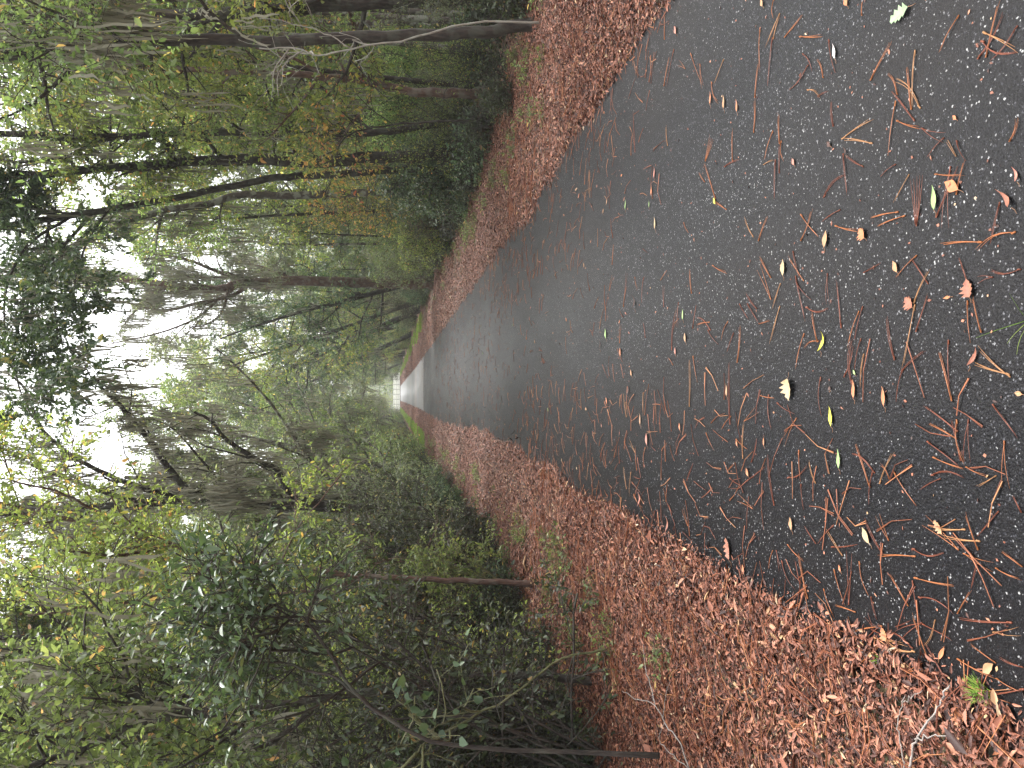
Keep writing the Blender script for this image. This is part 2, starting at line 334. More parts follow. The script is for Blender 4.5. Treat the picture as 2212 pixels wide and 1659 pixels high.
def tree_meshes(seed, mains, cfg, leaf, bark, root_local=True):
    """mains: list of (points, radii) of trunk and hand-laid limbs. Returns meshes."""
    rng = np.random.default_rng(seed); T = Tubes(); lim = []; br = []; tw = []
    for mi, (pts, r, kind) in enumerate(mains):
        pts = np.asarray(pts, float).copy()
        if len(pts) > 4: pts[1:-1] += rng.normal(0, .006+.04*r[0], (len(pts)-2, 3))*np.array([1, 1, .2])
        T.add(pts, r, 8 if r[0] > .06 else 6)
        if kind == 'trunk': lim += spawn(rng, (pts, r), cfg['limbs'], cfg['t0'], 1.0, cfg['L1'][0], cfg['L1'][1], cfg['ang'], cfg['lift'], .16, 6, .5, .008)
        if kind == 'limb': lim.append((pts, r)); 
    nl = len(lim)
    for i, l_ in enumerate(lim):
        T.add(l_[0], l_[1], 5)
        Lb = np.linalg.norm(l_[0][-1]-l_[0][0])
        br += spawn(rng, l_, cfg['n2'], .15, 1, .28*Lb+.15, .5*Lb+.25, .9, cfg['lift']*.6, .2, 4, .5, .004)
    for b_ in br:
        T.add(b_[0], b_[1], 4)
        Lb = np.linalg.norm(b_[0][-1]-b_[0][0])
        tw += spawn(rng, b_, cfg['n3'], .1, 1, .2+.2*Lb, .3+.45*Lb, .85, -.02, .22, 3, .5, .0022)
    for q in tw: T.add(q[0], q[1], 3)
    mt = T.mesh('trunk'); mt.materials.append(bark)
    V, F = leaves_on(rng, tw, cfg['leaves'], cfg['ls'], cfg.get('lw', .5))
    mc = mesh_q('crown', V, F); mc.materials.append(leaf)
    mm = None
    if cfg.get('moss'):
        V, F = moss_on(rng, lim+br, cfg['moss'], .15, cfg.get('mossL', .9)); mm = mesh_q('hanging_moss', V, F); mm.materials.append(MMOSS)
    return mt, mc, mm
def upright(rng, H, r0, lean=.03, n=9, wander=.035):
    d = np.array([rng.normal(0, lean), rng.normal(0, lean), 1.0]); pts = march(rng, np.array([0, 0, -.15]), d, H, n, wander, .01)
    r = r0*np.linspace(1, .22, n+1); r[0] *= 1.35
    return pts, r, 'trunk'
def place(name, meshes, loc, label, cat, group, rz, s=1):
    e = empty(name, loc, label, cat, group, rz, s)
    for nm, me in zip(('trunk', 'crown', 'hanging_moss'), meshes):
        if me is None: continue
        nm2 = nm if name.endswith('tree') or name == 'sapling' else {'trunk': 'stem', 'crown': 'foliage', 'hanging_moss': 'hanging_moss'}[nm]
        o = link(nm2, me, None, e)
        if nm == 'hanging_moss': o['kind'] = 'stuff'
    return e
CFG = {
 'tall':  dict(limbs=20, t0=.2, L1=(1.8, 3.6), ang=1.05, lift=.05, n2=9, n3=6, leaves=12, ls=.095, moss=70, mossL=1.0),
 'mid':   dict(limbs=20, t0=.12, L1=(1.0, 2.1), ang=1.1, lift=.03, n2=7, n3=5, leaves=16, ls=.057, moss=18, mossL=.6),
 'sap':   dict(limbs=18, t0=.12, L1=(.5, 1.2), ang=1.1, lift=.03, n2=5, n3=4, leaves=8, ls=.062),
 'shrub': dict(limbs=6, t0=.1, L1=(.5, 1.0), ang=.8, lift=.06, n2=6, n3=5, leaves=10, ls=.046),
 'tangle': dict(limbs=6, t0=.1, L1=(.5, 1.1), ang=.75, lift=.0, n2=5, n3=4, leaves=9, ls=.040),
 'bush':  dict(limbs=4, t0=.1, L1=(.2, .45), ang=.9, lift=.06, n2=4, n3=3, leaves=5, ls=.06),
 'low':   dict(limbs=3, t0=.2, L1=(.12, .3), ang=.9, lift=.1, n2=2, n3=2, leaves=2, ls=.075),
}
def proto(kind, seed, leaf, bark, H, r0, **kw):
    rng = np.random.default_rng(seed); cfg = dict(CFG[kind]); cfg.update(kw)
    if kind in ('shrub', 'low', 'tangle', 'bush'):
        mains = []
        for i in range({'shrub': 6, 'tangle': 8, 'bush': 5, 'low': 4}[kind]):
            a = rng.random()*6.28; d = np.array([math.cos(a)*.5, math.sin(a)*.5, 1.0])
            n = 6; mains.append((march(rng, np.array([rng.normal(0, .06), rng.normal(0, .06), -.05]), d, H*(.7+.4*rng.random()), n, .1, .03), r0*np.linspace(1, .3, n+1), 'trunk'))
    else: mains = [upright(rng, H, r0)]
    return tree_meshes(seed+1, mains, cfg, ML[leaf], bark)
PT = [proto('tall', 11, 'mid', MBG, 13, .15), proto('tall', 12, 'grey', MBG, 12, .13, moss=160), proto('tall', 13, 'yellow', MB, 13.5, .14), proto('tall', 14, 'dark', MB, 11.5, .16, moss=100)]
PL_ = [proto('tall', 15, 'grey', MBG, 12.5, .075, t0=.4, L1=(1.0, 2.2), limbs=18, moss=40, leaves=9, ls=.075), proto('tall', 16, 'yellow', MB, 12, .065, t0=.3, L1=(1.0, 2.0), limbs=20, moss=15, leaves=9, ls=.075), proto('tall', 17, 'mid', MBG, 11, .055, t0=.35, L1=(.9, 1.8), limbs=18, moss=15, leaves=10, ls=.07)]
PM = [proto('mid', 21, 'mid', MB, 6.5, .065), proto('mid', 22, 'yellow', MBG, 7.2, .07), proto('mid', 23, 'dark', MB, 6.0, .06), proto('mid', 24, 'autumn', MBR, 6.5, .06), proto('mid', 25, 'grey', MBG, 6.5, .06, moss=50)]
PS = [proto('sap', 31, 'yellow', MB, 4.2, .03), proto('sap', 32, 'mid', MBR, 3.8, .028), proto('sap', 33, 'autumn', MB, 3.6, .022, leaves=5)]
PB = [proto('shrub', 41, 'mid', MB, 1.9, .016), proto('shrub', 42, 'grey', MB, 1.7, .016), proto('shrub', 43, 'dark', MB, 1.6, .016), proto('shrub', 44, 'yellow', MB, 1.8, .014, leaves=6), proto('shrub', 45, 'grey', MBG, 2.1, .014, leaves=5)]
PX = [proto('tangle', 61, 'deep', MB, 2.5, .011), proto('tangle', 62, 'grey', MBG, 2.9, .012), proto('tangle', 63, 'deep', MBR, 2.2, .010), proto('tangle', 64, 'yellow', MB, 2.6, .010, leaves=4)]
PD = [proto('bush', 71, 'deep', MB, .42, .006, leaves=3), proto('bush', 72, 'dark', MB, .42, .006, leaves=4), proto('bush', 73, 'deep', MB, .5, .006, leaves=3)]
PW = [proto('low', 51, 'fresh', MCANE, .22, .004), proto('low', 52, 'mid', MCANE, .28, .004), proto('low', 53, 'fresh', MCANE, .16, .003)]

# ------------------------------------------------------------------ hand-laid trees
def hero(name, seed, lines, cfg, leaf, bark, label, cat='tree', dy=0.0):
    """lines: (pixel polyline, Y or list of Y, r0, r1, kind); first is the trunk."""
    mains = []; base = None
    for li, (px, Y, r0, r1, kind) in enumerate(lines):
        Ys = np.linspace(Y[0], Y[1], len(px)) if isinstance(Y, tuple) else [Y]*len(px)
        pts = np.array([P(a, b_, y) for (a, b_), y in zip(px, Ys)])
        if li == 0:
            g = float(hgt(pts[0][0], pts[0][1])); pts[0][2] = g-.1; base = np.array([pts[0][0], pts[0][1], g])
            d = pts[-1]-pts[-2]; d = d/np.linalg.norm(d)
            if kind == 'trunk' and pts[-1][2] > 4: pts = np.vstack([pts, pts[-1]+d*1.4, pts[-1]+d*2.8])
        n = max(8, len(pts)*3); q = resamp(pts, n); r = np.linspace(r0, r1, len(q))
        if li == 0: r[:2] *= [1.5, 1.15]
        mains.append((q-base, r, kind))
    ms = tree_meshes(seed, mains, cfg, ML[leaf], bark)
    return place(name, ms, base, label, cat, None, 0)
def K(kind, **kw): c = dict(CFG[kind]); c.update(kw); return c

# right side
hero('mossy_tree', 101, [([(1190, 52), (1090, 62), (1000, 72), (782, 80), (600, 90), (330, 88), (215, 110), (0, 122)], 8.4, .068, .045, 'trunk')],
     K('tall', limbs=14, t0=.45, L1=(.8, 1.8), moss=90, leaves=8, ls=.06), 'mid', MB, "slightly leaning trunk at the edge of the near right litter, mossy higher up")
hero('oak_tree', 102, [([(1110, -12), (900, 2), (730, 12), (550, 25), (380, 30), (200, 33), (60, 40)], 11, .10, .07, 'trunk')],
     K('tall', limbs=22, t0=.2, L1=(1, 2.2), moss=50, leaves=12, ls=.06), 'yellow', MB, "thick dark trunk running along the photo's right-hand border behind the leaning one")
hero('slim_tree', 103, [([(1052, 200), (980, 202), (900, 200), (860, 192), (790, 175), (700, 165), (550, 160), (400, 150)], 13.2, .085, .03, 'trunk')],
     K('mid', limbs=16, t0=.3, moss=10), 'mid', MBR, "single reddish brown trunk between the thick right-hand trunk and the three dark stems")
hero('crooked_tree', 104, [([(1040, 302), (1022, 268), (1006, 256), (950, 268), (860, 280), (780, 288), (600, 290), (400, 287), (250, 296), (50, 290)], 15, .075, .05, 'trunk'),
      ([(250, 296), (190, 312), (140, 340), (40, 352)], 15, .04, .02, 'limb')],
     K('tall', limbs=15, t0=.4, L1=(1.2, 2.4), moss=45, leaves=11, ls=.07), 'yellow', MB, "thin tree with a crooked elbow above the ground, rightmost of three dark stems")
hero('straight_tree', 105, [([(1034, 330), (960, 332), (900, 337), (800, 340), (700, 350), (500, 345), (300, 358), (130, 372)], 15.3, .135, .06, 'trunk')],
     K('tall', limbs=16, t0=.42, L1=(1.2, 2.4), moss=45, leaves=10, ls=.07), 'mid', MB, "thickest and straightest of the three dark stems on the right, the middle one")
hero('bowed_tree', 106, [([(1032, 346), (990, 352), (950, 360), (870, 366), (820, 370), (700, 378), (600, 384), (520, 400), (420, 420), (300, 442), (130, 470)], 15.8, .08, .06, 'trunk'),
      ([(200, 460), (130, 540), (85, 600), (70, 680), (78, 760), (95, 800)], (15.8, 13.0), .032, .008, 'limb'),
      ([(150, 470), (70, 520), (20, 600), (10, 700), (30, 800)], (15.8, 12.5), .032, .008, 'limb'),
      ([(230, 460), (190, 520), (165, 590), (160, 650)], (15.8, 13.6), .025, .007, 'limb'),
      ([(130, 470), (50, 440), (-10, 420)], (15.8, 15), .05, .03, 'limb'),
      ([(60, 560), (50, 660), (30, 760), (45, 850), (70, 900)], (14.2, 11.5), .025, .006, 'limb'),
      ([(90, 600), (120, 680), (125, 760)], (14.4, 12.6), .02, .006, 'limb')],
     K('tall', limbs=5, t0=.8, L1=(1.2, 2.0), moss=60, leaves=26, n2=14, ls=.08), 'dark', MB, "bowed dark stem, leftmost of the three, its boughs arching over the path")
hero('leaning_tree', 107, [([(985, 405), (900, 412), (760, 418), (600, 424), (520, 421), (450, 440), (330, 460), (250, 490), (180, 522)], 19, .10, .06, 'trunk')],
     K('tall', limbs=14, t0=.45, L1=(1, 2), moss=130, leaves=6, ls=.07), 'mid', MBG, "black upper trunk leaning toward the path, left of the bowed stem on the right")
hero('mossy_tree', 108, [([(915, 610), (860, 612), (800, 612), (650, 607), (520, 614), (470, 625), (380, 617), (250, 600)], 32, .24, .10, 'trunk'),
      ([(540, 612), (507, 636), (430, 655), (350, 670), (267, 653), (193, 653)], (32, 31), .085, .03, 'limb'),
      ([(560, 612), (480, 590), (400, 560), (290, 540)], (32, 31), .09, .03, 'limb'),
      ([(470, 650), (420, 690), (340, 720), (230, 745)], (31.6, 30.5), .05, .02, 'limb'),
      ([(650, 607), (560, 575), (500, 565)], (32, 33), .06, .03, 'limb')],
     K('tall', limbs=15, t0=.35, L1=(1.8, 3.4), moss=420, mossL=1.9, leaves=7, n2=9, ls=.08), 'grey', MBR, "large far tree right of the sky gap, wrapped in grey hanging moss")
# left side
hero('leaning_tree', 111, [([(1150, 1262), (1050, 1256), (932, 1250), (790, 1246), (655, 1226), (520, 1209), (367, 1178), (267, 1149), (100, 1110)], 8.6, .034, .018, 'trunk'),
      ([(790, 1246), (740, 1262), (690, 1275), (620, 1280), (520, 1300)], 8.6, .025, .012, 'limb'),
      ([(520, 1209), (430, 1240), (330, 1290), (200, 1310), (60, 1330)], (8.6, 7.6), .022, .01, 'limb'),
      ([(367, 1178), (260, 1200), (120, 1190)], (8.6, 7.6), .018, .01, 'limb'),
      ([(267, 1149), (200, 1100), (120, 1060), (30, 1040)], (8.6, 8), .018, .008, 'limb')],
     K('sap', limbs=18, t0=.42, L1=(.7, 1.5), n2=8, n3=6, leaves=12, ls=.048), 'yellow', MBR, "slender forked reddish stem on the left, yellow-green and orange leaves high up")
hero('oak_tree', 112, [([(1300, 1474), (1180, 1460), (1080, 1458), (900, 1480), (760, 1500), (600, 1522), (450, 1543), (320, 1553), (240, 1590), (177, 1616), (60, 1660)], 6.1, .034, .022, 'trunk'),
      ([(430, 1545), (347, 1513), (260, 1493), (193, 1450), (100, 1406), (0, 1420)], (6.1, 6.6), .035, .018, 'limb'),
      ([(600, 1522), (480, 1480), (360, 1440), (250, 1400), (150, 1380)], (6.1, 6.9), .022, .008, 'limb'),
      ([(700, 1510), (620, 1580), (520, 1640), (420, 1690)], (6.1, 5.6), .022, .01, 'limb')],
     K('mid', limbs=20, t0=.38, L1=(.6, 1.4), n2=7, n3=6, leaves=9, ls=.055, moss=40), 'mid', MB, "dark curving trunk nearest the camera on the left, rising from the litter")
hero('mossy_tree', 113, [([(1000, 1112), (900, 1104), (800, 1100), (600, 1092), (450, 1082), (300, 1088), (100, 1102)], 15.5, .10, .055, 'trunk'),
      ([(480, 1086), (393, 1046), (330, 960), (283, 905), (255, 870), (233, 853), (210, 820)], (15.5, 14.5), .075, .02, 'limb'),
      ([(820, 1100), (720, 1092), (633, 1070), (600, 1015), (567, 1000), (490, 950), (460, 913), (420, 890)], (15.5, 14.2), .075, .02, 'limb'),
      ([(400, 1085), (330, 1060), (277, 1043), (187, 1003), (93, 930), (57, 843), (10, 800)], (15.5, 14), .06, .015, 'limb'),
      ([(350, 1086), (260, 1075), (160, 1040), (60, 1000), (-20, 950)], (15.5, 14.6), .05, .015, 'limb'),
      ([(560, 1090), (500, 1060), (440, 1000), (380, 930), (330, 905)], (15.5, 14.8), .035, .01, 'limb')],
     K('tall', limbs=10, t0=.3, L1=(1, 2.0), ang=1.0, n2=8, n3=5, leaves=5, moss=420, mossL=.85, ls=.06), 'grey', MB, "left tree whose black mossy limbs slant up over the path toward the sky gap")
hero('mossy_tree', 114, [([(965, 1075), (880, 1068), (780, 1072), (650, 1075), (520, 1060)], 21, .09, .05, 'trunk'),
      ([(790, 1072), (740, 1050), (700, 1023), (640, 950), (583, 870), (520, 800), (467, 753)], (21, 20), .075, .015, 'limb'),
      ([(700, 1023), (660, 990), (620, 970), (560, 950)], (20.8, 20), .04, .015, 'limb')],
     K('tall', limbs=13, t0=.35, L1=(1, 2.2), n2=8, leaves=8, moss=300, mossL=1.1, ls=.07), 'grey', MBG, "farther left tree with one long thin bough reaching above the leafy tunnel")
hero('glossy_sapling', 115, [([(1240, 1650), (1000, 1610), (800, 1526), (708, 1406), (650, 1330), (560, 1300), (470, 1320)], (4.3, 4.9), .014, .005, 'trunk'),
      ([(800, 1526), (733, 1472), (633, 1436), (560, 1425), (500, 1400), (440, 1370)], (4.5, 4.8), .009, .004, 'limb'),
      ([(590, 1310), (540, 1350), (500, 1400), (430, 1440)], (4.9, 4.6), .006, .003, 'limb')],
     K('sap', limbs=12, t0=.62, L1=(.25, .55), n2=6, n3=4, leaves=7, ls=.052, lw=.42), 'dark', MB, "small sapling with glossy dark green leaves on arching black stems, near left", 'sapling')
hero('greenbrier', 116, [([(1300, 1395), (1215, 1423), (1132, 1483), (1015, 1553), (930, 1600), (895, 1628)], (5.6, 4.6), .008, .005, 'trunk'),
      ([(1015, 1553), (960, 1560), (900, 1600), (830, 1620)], (4.9, 4.5), .004, .002, 'limb')],
     K('sap', limbs=5, t0=.5, L1=(.2, .4), n2=2, n3=2, leaves=3, ls=.05, lw=.8), 'dark', MCANE, "pale green thorny cane slanting across the dark undergrowth at the near left", 'vine')
hero('pale_shrub', 117, [([(1125, 1262), (1050, 1250), (990, 1230), (950, 1215)], 9.4, .012, .006, 'trunk'),
      ([(1080, 1255), (1010, 1262), (960, 1270)], 9.3, .008, .004, 'limb'), ([(1080, 1255), (1020, 1215), (985, 1190)], 9.3, .008, .004, 'limb')],
     K('shrub', limbs=8, L1=(.2, .5), n2=5, n3=5, leaves=9, ls=.04), 'fresh', MCANE, "light green feathery bush against the dark undergrowth on the left", 'shrub')
hero('autumn_sapling', 118, [([(1075, 255), (950, 262), (850, 270), (770, 285), (730, 320), (740, 370)], 11.8, .02, .006, 'trunk'),
      ([(850, 270), (790, 225), (760, 190)], 11.7, .008, .004, 'limb'), ([(770, 285), (770, 330), (790, 380), (800, 410)], 11.6, .008, .003, 'limb')],
     K('sap', limbs=9, t0=.55, L1=(.4, .8), n2=4, n3=4, leaves=6, ls=.06, lw=.45), 'autumn', MB, "sapling with orange and pale green leaves hanging in front of the three dark stems", 'sapling')
hero('dead_sapling', 119, [([(1090, 40), (1010, 50), (900, 80), (760, 105), (690, 120), (640, 105), (560, 104)], 7.9, .011, .006, 'trunk'),
      ([(760, 105), (700, 70), (650, 55), (560, 40)], 7.9, .006, .004, 'limb')],
     K('sap', limbs=4, t0=.4, L1=(.3, .5), n2=3, n3=2, leaves=1, ls=.04), 'mid', MBP, "thin pale nearly bare stem arching beside the near right trunk", 'sapling')

# ------------------------------------------------------------------ the woods on both sides
rng = np.random.default_rng(7); R = random.Random(5)
def inview(x, y, m=1.2, pad=1.5): return -(.50*y*m+pad) < x < (.51*y*m+pad)
placed = []
def scatter(kind, n, side, y0, y1, d0, d1, mind, fn):
    """n things between y0 and y1 at d0..d1 beyond the litter strip."""
    k = 0; tries = 0
    while k < n and tries < 4000:
        tries += 1
        y = y0+(y1-y0)*rng.random(); d = d0+(d1-d0)*rng.random()**1.3
        x = (outL(y)-d) if side < 0 else (outR(y)+d); x = float(x)
        if not inview(x, y): continue
        if any((x-a)**2+(y-b_)**2 < (mind+mm)**2*.25*1.0 for a, b_, mm, kk in placed if kk == kind): continue
        placed.append((x, y, mind, kind)); fn(x, y, side, k); k += 1
SD = {-1: 'left', 1: 'right'}
def near_word(y): return 'close by' if y < 14 else 'partway along' if y < 40 else 'far along' if y < 85 else 'near the end of'
LOOK_T = ["green leaved tall tree", "mossy grey green tall tree", "yellow green tall tree", "dark leaved mossy tall tree"]
LOOK_L = ["slim grey green tree", "slim yellow green tree", "slim green tree"]
LOOK_M = ["bushy green understorey tree", "yellow green understorey tree", "dark green understorey tree", "understorey tree turning yellow and orange", "grey green mossy understorey tree"]
LOOK_S = ["thin yellow green sapling", "thin green sapling with reddish stem", "sparse sapling with yellow and orange leaves"]
LOOK_B = ["rounded green shrub", "grey green shrub", "dark glossy shrub", "loose yellow green shrub", "thin twiggy grey green shrub"]
LOOK_X = ["tangled olive thicket", "tangled grey green thicket", "tangled dark thicket", "sparse yellow green thicket"]
LOOK_D = ["knee high olive bush", "knee high dark bush", "knee high sparse dark bush"]
LOOK_W = ["bright green low plant", "mid green low plant", "tiny fresh green seedling"]
def lab(look, y, side, row):
    where = 'edging' if row < 1.6 else 'second row from' if row < 6 else 'deep in woods off'
    how = 'close by' if y < 14 else 'partway' if y < 40 else 'far on' if y < 85 else 'at its end'
    return f"{look}, {where} the path's {SD[side]}, {how}"
def mk(protos, looks, name, cat, smin, smax, weights=None):
    def fn(x, y, side, k):
        wts = weights(y, side) if weights else None
        i = R.choices(range(len(protos)), wts)[0]
        row = abs(x-(outL(y) if side < 0 else outR(y))); s = smin+(smax-smin)*R.random()
        l_ = lab(looks[i], y, side, row)
        place(name, protos[i], (x, y, float(hgt(x, y))-.03), l_, cat, l_.replace(',', 's,', 1), R.random()*6.28, s)
    return fn
tall = mk(PT, LOOK_T, 'forest_tree', 'tree', .8, 1.15, lambda y, s: (4, 3, 4, 2))
slim = mk(PL_, LOOK_L, 'slim_tree', 'tree', .8, 1.1)
mid = mk(PM, LOOK_M, 'understorey_tree', 'tree', .75, 1.2, lambda y, s: (4, 4, 2, 1.5, 3) if s > 0 else (5, 1.2, 4, .8, 4))
sap = mk(PS, LOOK_S, 'sapling', 'sapling', .7, 1.2)
shr = mk(PB, LOOK_B, 'shrub', 'shrub', .6, 1.2)
shr_low = mk(PD, LOOK_D, 'low_bush', 'bush', .5, .95)
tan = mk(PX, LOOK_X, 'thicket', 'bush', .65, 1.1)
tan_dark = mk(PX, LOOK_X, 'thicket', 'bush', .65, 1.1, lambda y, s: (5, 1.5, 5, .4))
low = mk(PW, LOOK_W, 'low_plant', 'plant', .2, .5)
# left, near
scatter('m', 22, -1, 7, 20, 1.4, 7, 1.1, mid)
scatter('s', 7, -1, 4.6, 14, .7, 3, .7, sap)
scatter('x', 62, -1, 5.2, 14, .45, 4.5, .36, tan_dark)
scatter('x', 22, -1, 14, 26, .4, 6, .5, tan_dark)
scatter('d', 34, -1, 4.3, 16, .05, 1.6, .3, shr_low)
scatter('t', 14, -1, 9, 24, 2, 12, 1.6, tall)
# right, near
scatter('l', 20, 1, 12, 30, 1.2, 9, .9, slim)
scatter('l', 10, -1, 10, 26, 1.5, 9, .9, slim)
scatter('s', 3, 1, 17, 22, .6, 3, .7, sap)
scatter('d', 44, 1, 8, 20, -.1, 3, .3, shr_low)
scatter('x', 8, 1, 9, 16, 1.0, 5, .5, mk(PX, LOOK_X, 'thicket', 'bush', .45, .7))
scatter('x', 30, 1, 17, 40, .2, 8, .5, tan)
scatter('b', 12, 1, 18, 26, 1.5, 9, .5, shr)
scatter('m', 8, 1, 20, 34, 2.6, 12, 1.8, mid)
scatter('t', 9, 1, 18, 34, 3, 13, 2.4, tall)
for sd in (-1, 1):
    scatter('b', 44, sd, 15, 45, .2, 6, .7, shr)
    scatter('b', 30, sd, 45, 130, .0, 3, 1.0, shr)
    scatter('m', 20 if sd > 0 else 22, sd, 22 if sd > 0 else 16, 44, .9, 14, 1.8, mid)
    scatter('m', 22, sd, 40, 130, .2, 6, 2.0, mid)
    scatter('t', 12 if sd > 0 else 16, sd, 24, 50, 1.6, 16, 2.4, tall)
    scatter('t', 26, sd, 45, 140, .4, 12, 3.0, tall)
    scatter('d', 26, sd, 16, 42, .0, 1.2, .3, shr_low)
    scatter('w', 60, sd, 4.2 if sd < 0 else 7.5, 20, -.9, .6, .12, low)
    scatter('w', 30, sd, 22, 45, -.9, .3, .2, low)
# trees whose crowns lean together over the far path
arch = [(28, -1, .78, .26), (32, 1, .8, .22), (36, -1, .9, .30), (40, 1, .9, .28)]+[(42+i*4.3, 1 if i % 2 else -1, 1.15+.2*((i*7) % 5)/5-(.45 if i > 17 else .25 if i > 12 else 0), .20+.12*((i*3) % 4)/3) for i in range(24)]
for i, (y, sd, s_, tl) in enumerate(arch):
    x = float(outL(y)-.4 if sd < 0 else outR(y)+.3); j = [0, 3, 1, 2][i % 4]
    e = place('arching_tree', PT[j], (x, y, float(hgt(x, y))-.1), ["green tree", "dark tree", "grey mossy tree", "yellow green tree"][i % 4]+f" leaning over the path from the {SD[sd]}, {near_word(y)} it", 'tree', None, R.random()*6.28, s_)
    e["group"] = e["label"]+" (alike)"
    e.rotation_mode = 'ZYX'; e.rotation_euler = (R.uniform(-.05, .05), 0, 0)
    e.matrix_world = Matrix.Translation(e.location) @ Matrix.Rotation(tl*sd*-1, 4, 'Y') @ Matrix.Rotation(R.random()*6.28, 4, 'Z') @ Matrix.Scale(s_, 4)
# ------------------------------------------------------------------ far woods, end of the path
def far_woods(name, label, segs, h0, h1, dens, size, leaf, seed):
    r_ = np.random.default_rng(seed); Vs = []; Fs = []; n0 = 0
    for (xa, ya, xb, yb, th) in segs:
        Ls = math.hypot(xb-xa, yb-ya); n = int(Ls*dens)
        u = r_.random(n); x = xa+(xb-xa)*u+r_.normal(0, th, n); y = ya+(yb-ya)*u+r_.normal(0, th, n)
        top = h1*(.72+.28*nz(x, y, .35, seed)); z = rise(np.minimum(y, 150))+h0+(top-h0)*r_.random(n)**.9
        keep = nz(x+z*1.3, y-z*.8, .8, seed+1) > -.55; x, y, z = x[keep], y[keep], z[keep]; n = len(x)
        V, F = leaf_arrays(np.stack([x, y, z], -1), r_.normal(0, 1, (n, 3)), r_.normal(0, 1, (n, 3))+[0, 0, .6], size*np.exp(r_.normal(0, .3, n)), size*.6*np.ones(n), .15, .1)
        Vs.append(V); Fs.append(F+n0); n0 += len(V)
    return tag(link(name, mesh_q(name, np.concatenate(Vs), np.concatenate(Fs)), ML[leaf]), label, "woods", kind="stuff")
far_woods('far_woods', "mass of far leaves deep in the wood left of the path", [(-15, 8, -17, 60, 2.0), (-11, 60, -11, 150, 2.5)], 0, 7, 900, .15, 'mid', 3)
far_woods('far_woods', "mass of far leaves deep in the wood right of the path", [(24, 14, 22, 60, 2.0), (14, 60, 14, 150, 2.5)], 0, 8, 800, .17, 'yellow', 4)
far_woods('far_woods', "distant tree line beyond the white fence", [(-30, 176, 32, 176, 3)], 0, 15, 900, .3, 'grey', 5)
for i, (x, y, s_) in enumerate([(-2.2, 139, .9), (-3.4, 143, 1.1), (-4.8, 147, 1.0), (3.6, 139, .9), (4.8, 144, 1.1), (6.2, 147, 1.0)]):
    place('thicket', PX[i % 3], (x, y, float(hgt(x, y))-.05), "green thicket flanking the far bright end of the path", 'bush', 'thickets at the far end of the path', i*1.3, s_)
for i, (x, y, s_) in enumerate([(-8, 163, 1.1), (-4.5, 166, 1.2), (-1, 162, 1.0), (2.5, 165, 1.2), (6, 162, 1.1), (10, 166, 1.2)]):
    place('understorey_tree', PM[[0, 4, 1][i % 3]], (x, y, float(rise(158))), "bushy tree standing right behind the white fence", 'tree', 'bushy trees behind the white fence', i*1.9, s_)
fence = empty('board_fence', (0.68, 150, float(rise(150))), "low white board fence crossing the bright end of the path", "fence")
MWH = plain('white_paint', [(0, (.78, .78, .74)), (1, (.82, .82, .78))], .5, noise=4)
def box(name, x0, x1, y0, y1, z0, z1, mat, parent=None):
    V = [(x, y, z) for x in (x0, x1) for y in (y0, y1) for z in (z0, z1)]
    F = [(0, 1, 3, 2), (4, 6, 7, 5), (0, 4, 5, 1), (2, 3, 7, 6), (0, 2, 6, 4), (1, 5, 7, 3)]
    return link(name, mesh_q(name, V, F), mat, parent)
for i in range(11): box('post', -3.9+i*.93, -3.8+i*.93, -.20, -.065, 0, 1.45, plain('fence_post_grey', [(0, (.3, .3, .28)), (1, (.4, .4, .37))], .7, noise=6) if i == 0 else bpy.data.materials['fence_post_grey'], fence)
for i in range(4): box('board', -4.1, 5.6, -.06, -.035, .12+i*.30, .37+i*.30, MWH, fence)
tag(grid("field", np.linspace(-30, 32, 12), np.linspace(146.5, 172, 8), lambda X, Y: rise(np.minimum(Y, 158))+.14+.0*X, plain('pale_sand', [(0, (.55, .54, .48)), (1, (.66, .65, .58))], .9, noise=.5)), "pale open ground beyond the end of the path", kind="structure")
# verge grass far along
r_ = np.random.default_rng(9); n = 26000
y = 40+100*r_.random(n)**1.2; sd = r_.random(n) < .5
x = np.where(sd, outL(y)+.25+.75*r_.random(n), outR(y)-.25-.9*r_.random(n)); k_ = nz(x*.5, y, .5, 4) > -.35; x, y = x[k_], y[k_]; n = len(x)
V, F = leaf_arrays(np.stack([x, y, hgt(x, y)], -1), r_.normal(0, .3, (n, 3))+[0, 0, 1], r_.normal(0, 1, (n, 3))*[1, 1, .1], .10+.10*r_.random(n), .018+.0*x, .1, .2, True)
tag(link('verge_grass', mesh_q('verge_grass', V, F), MGRASS), "bright green grass along both verges far down the path", "grass", kind="stuff")

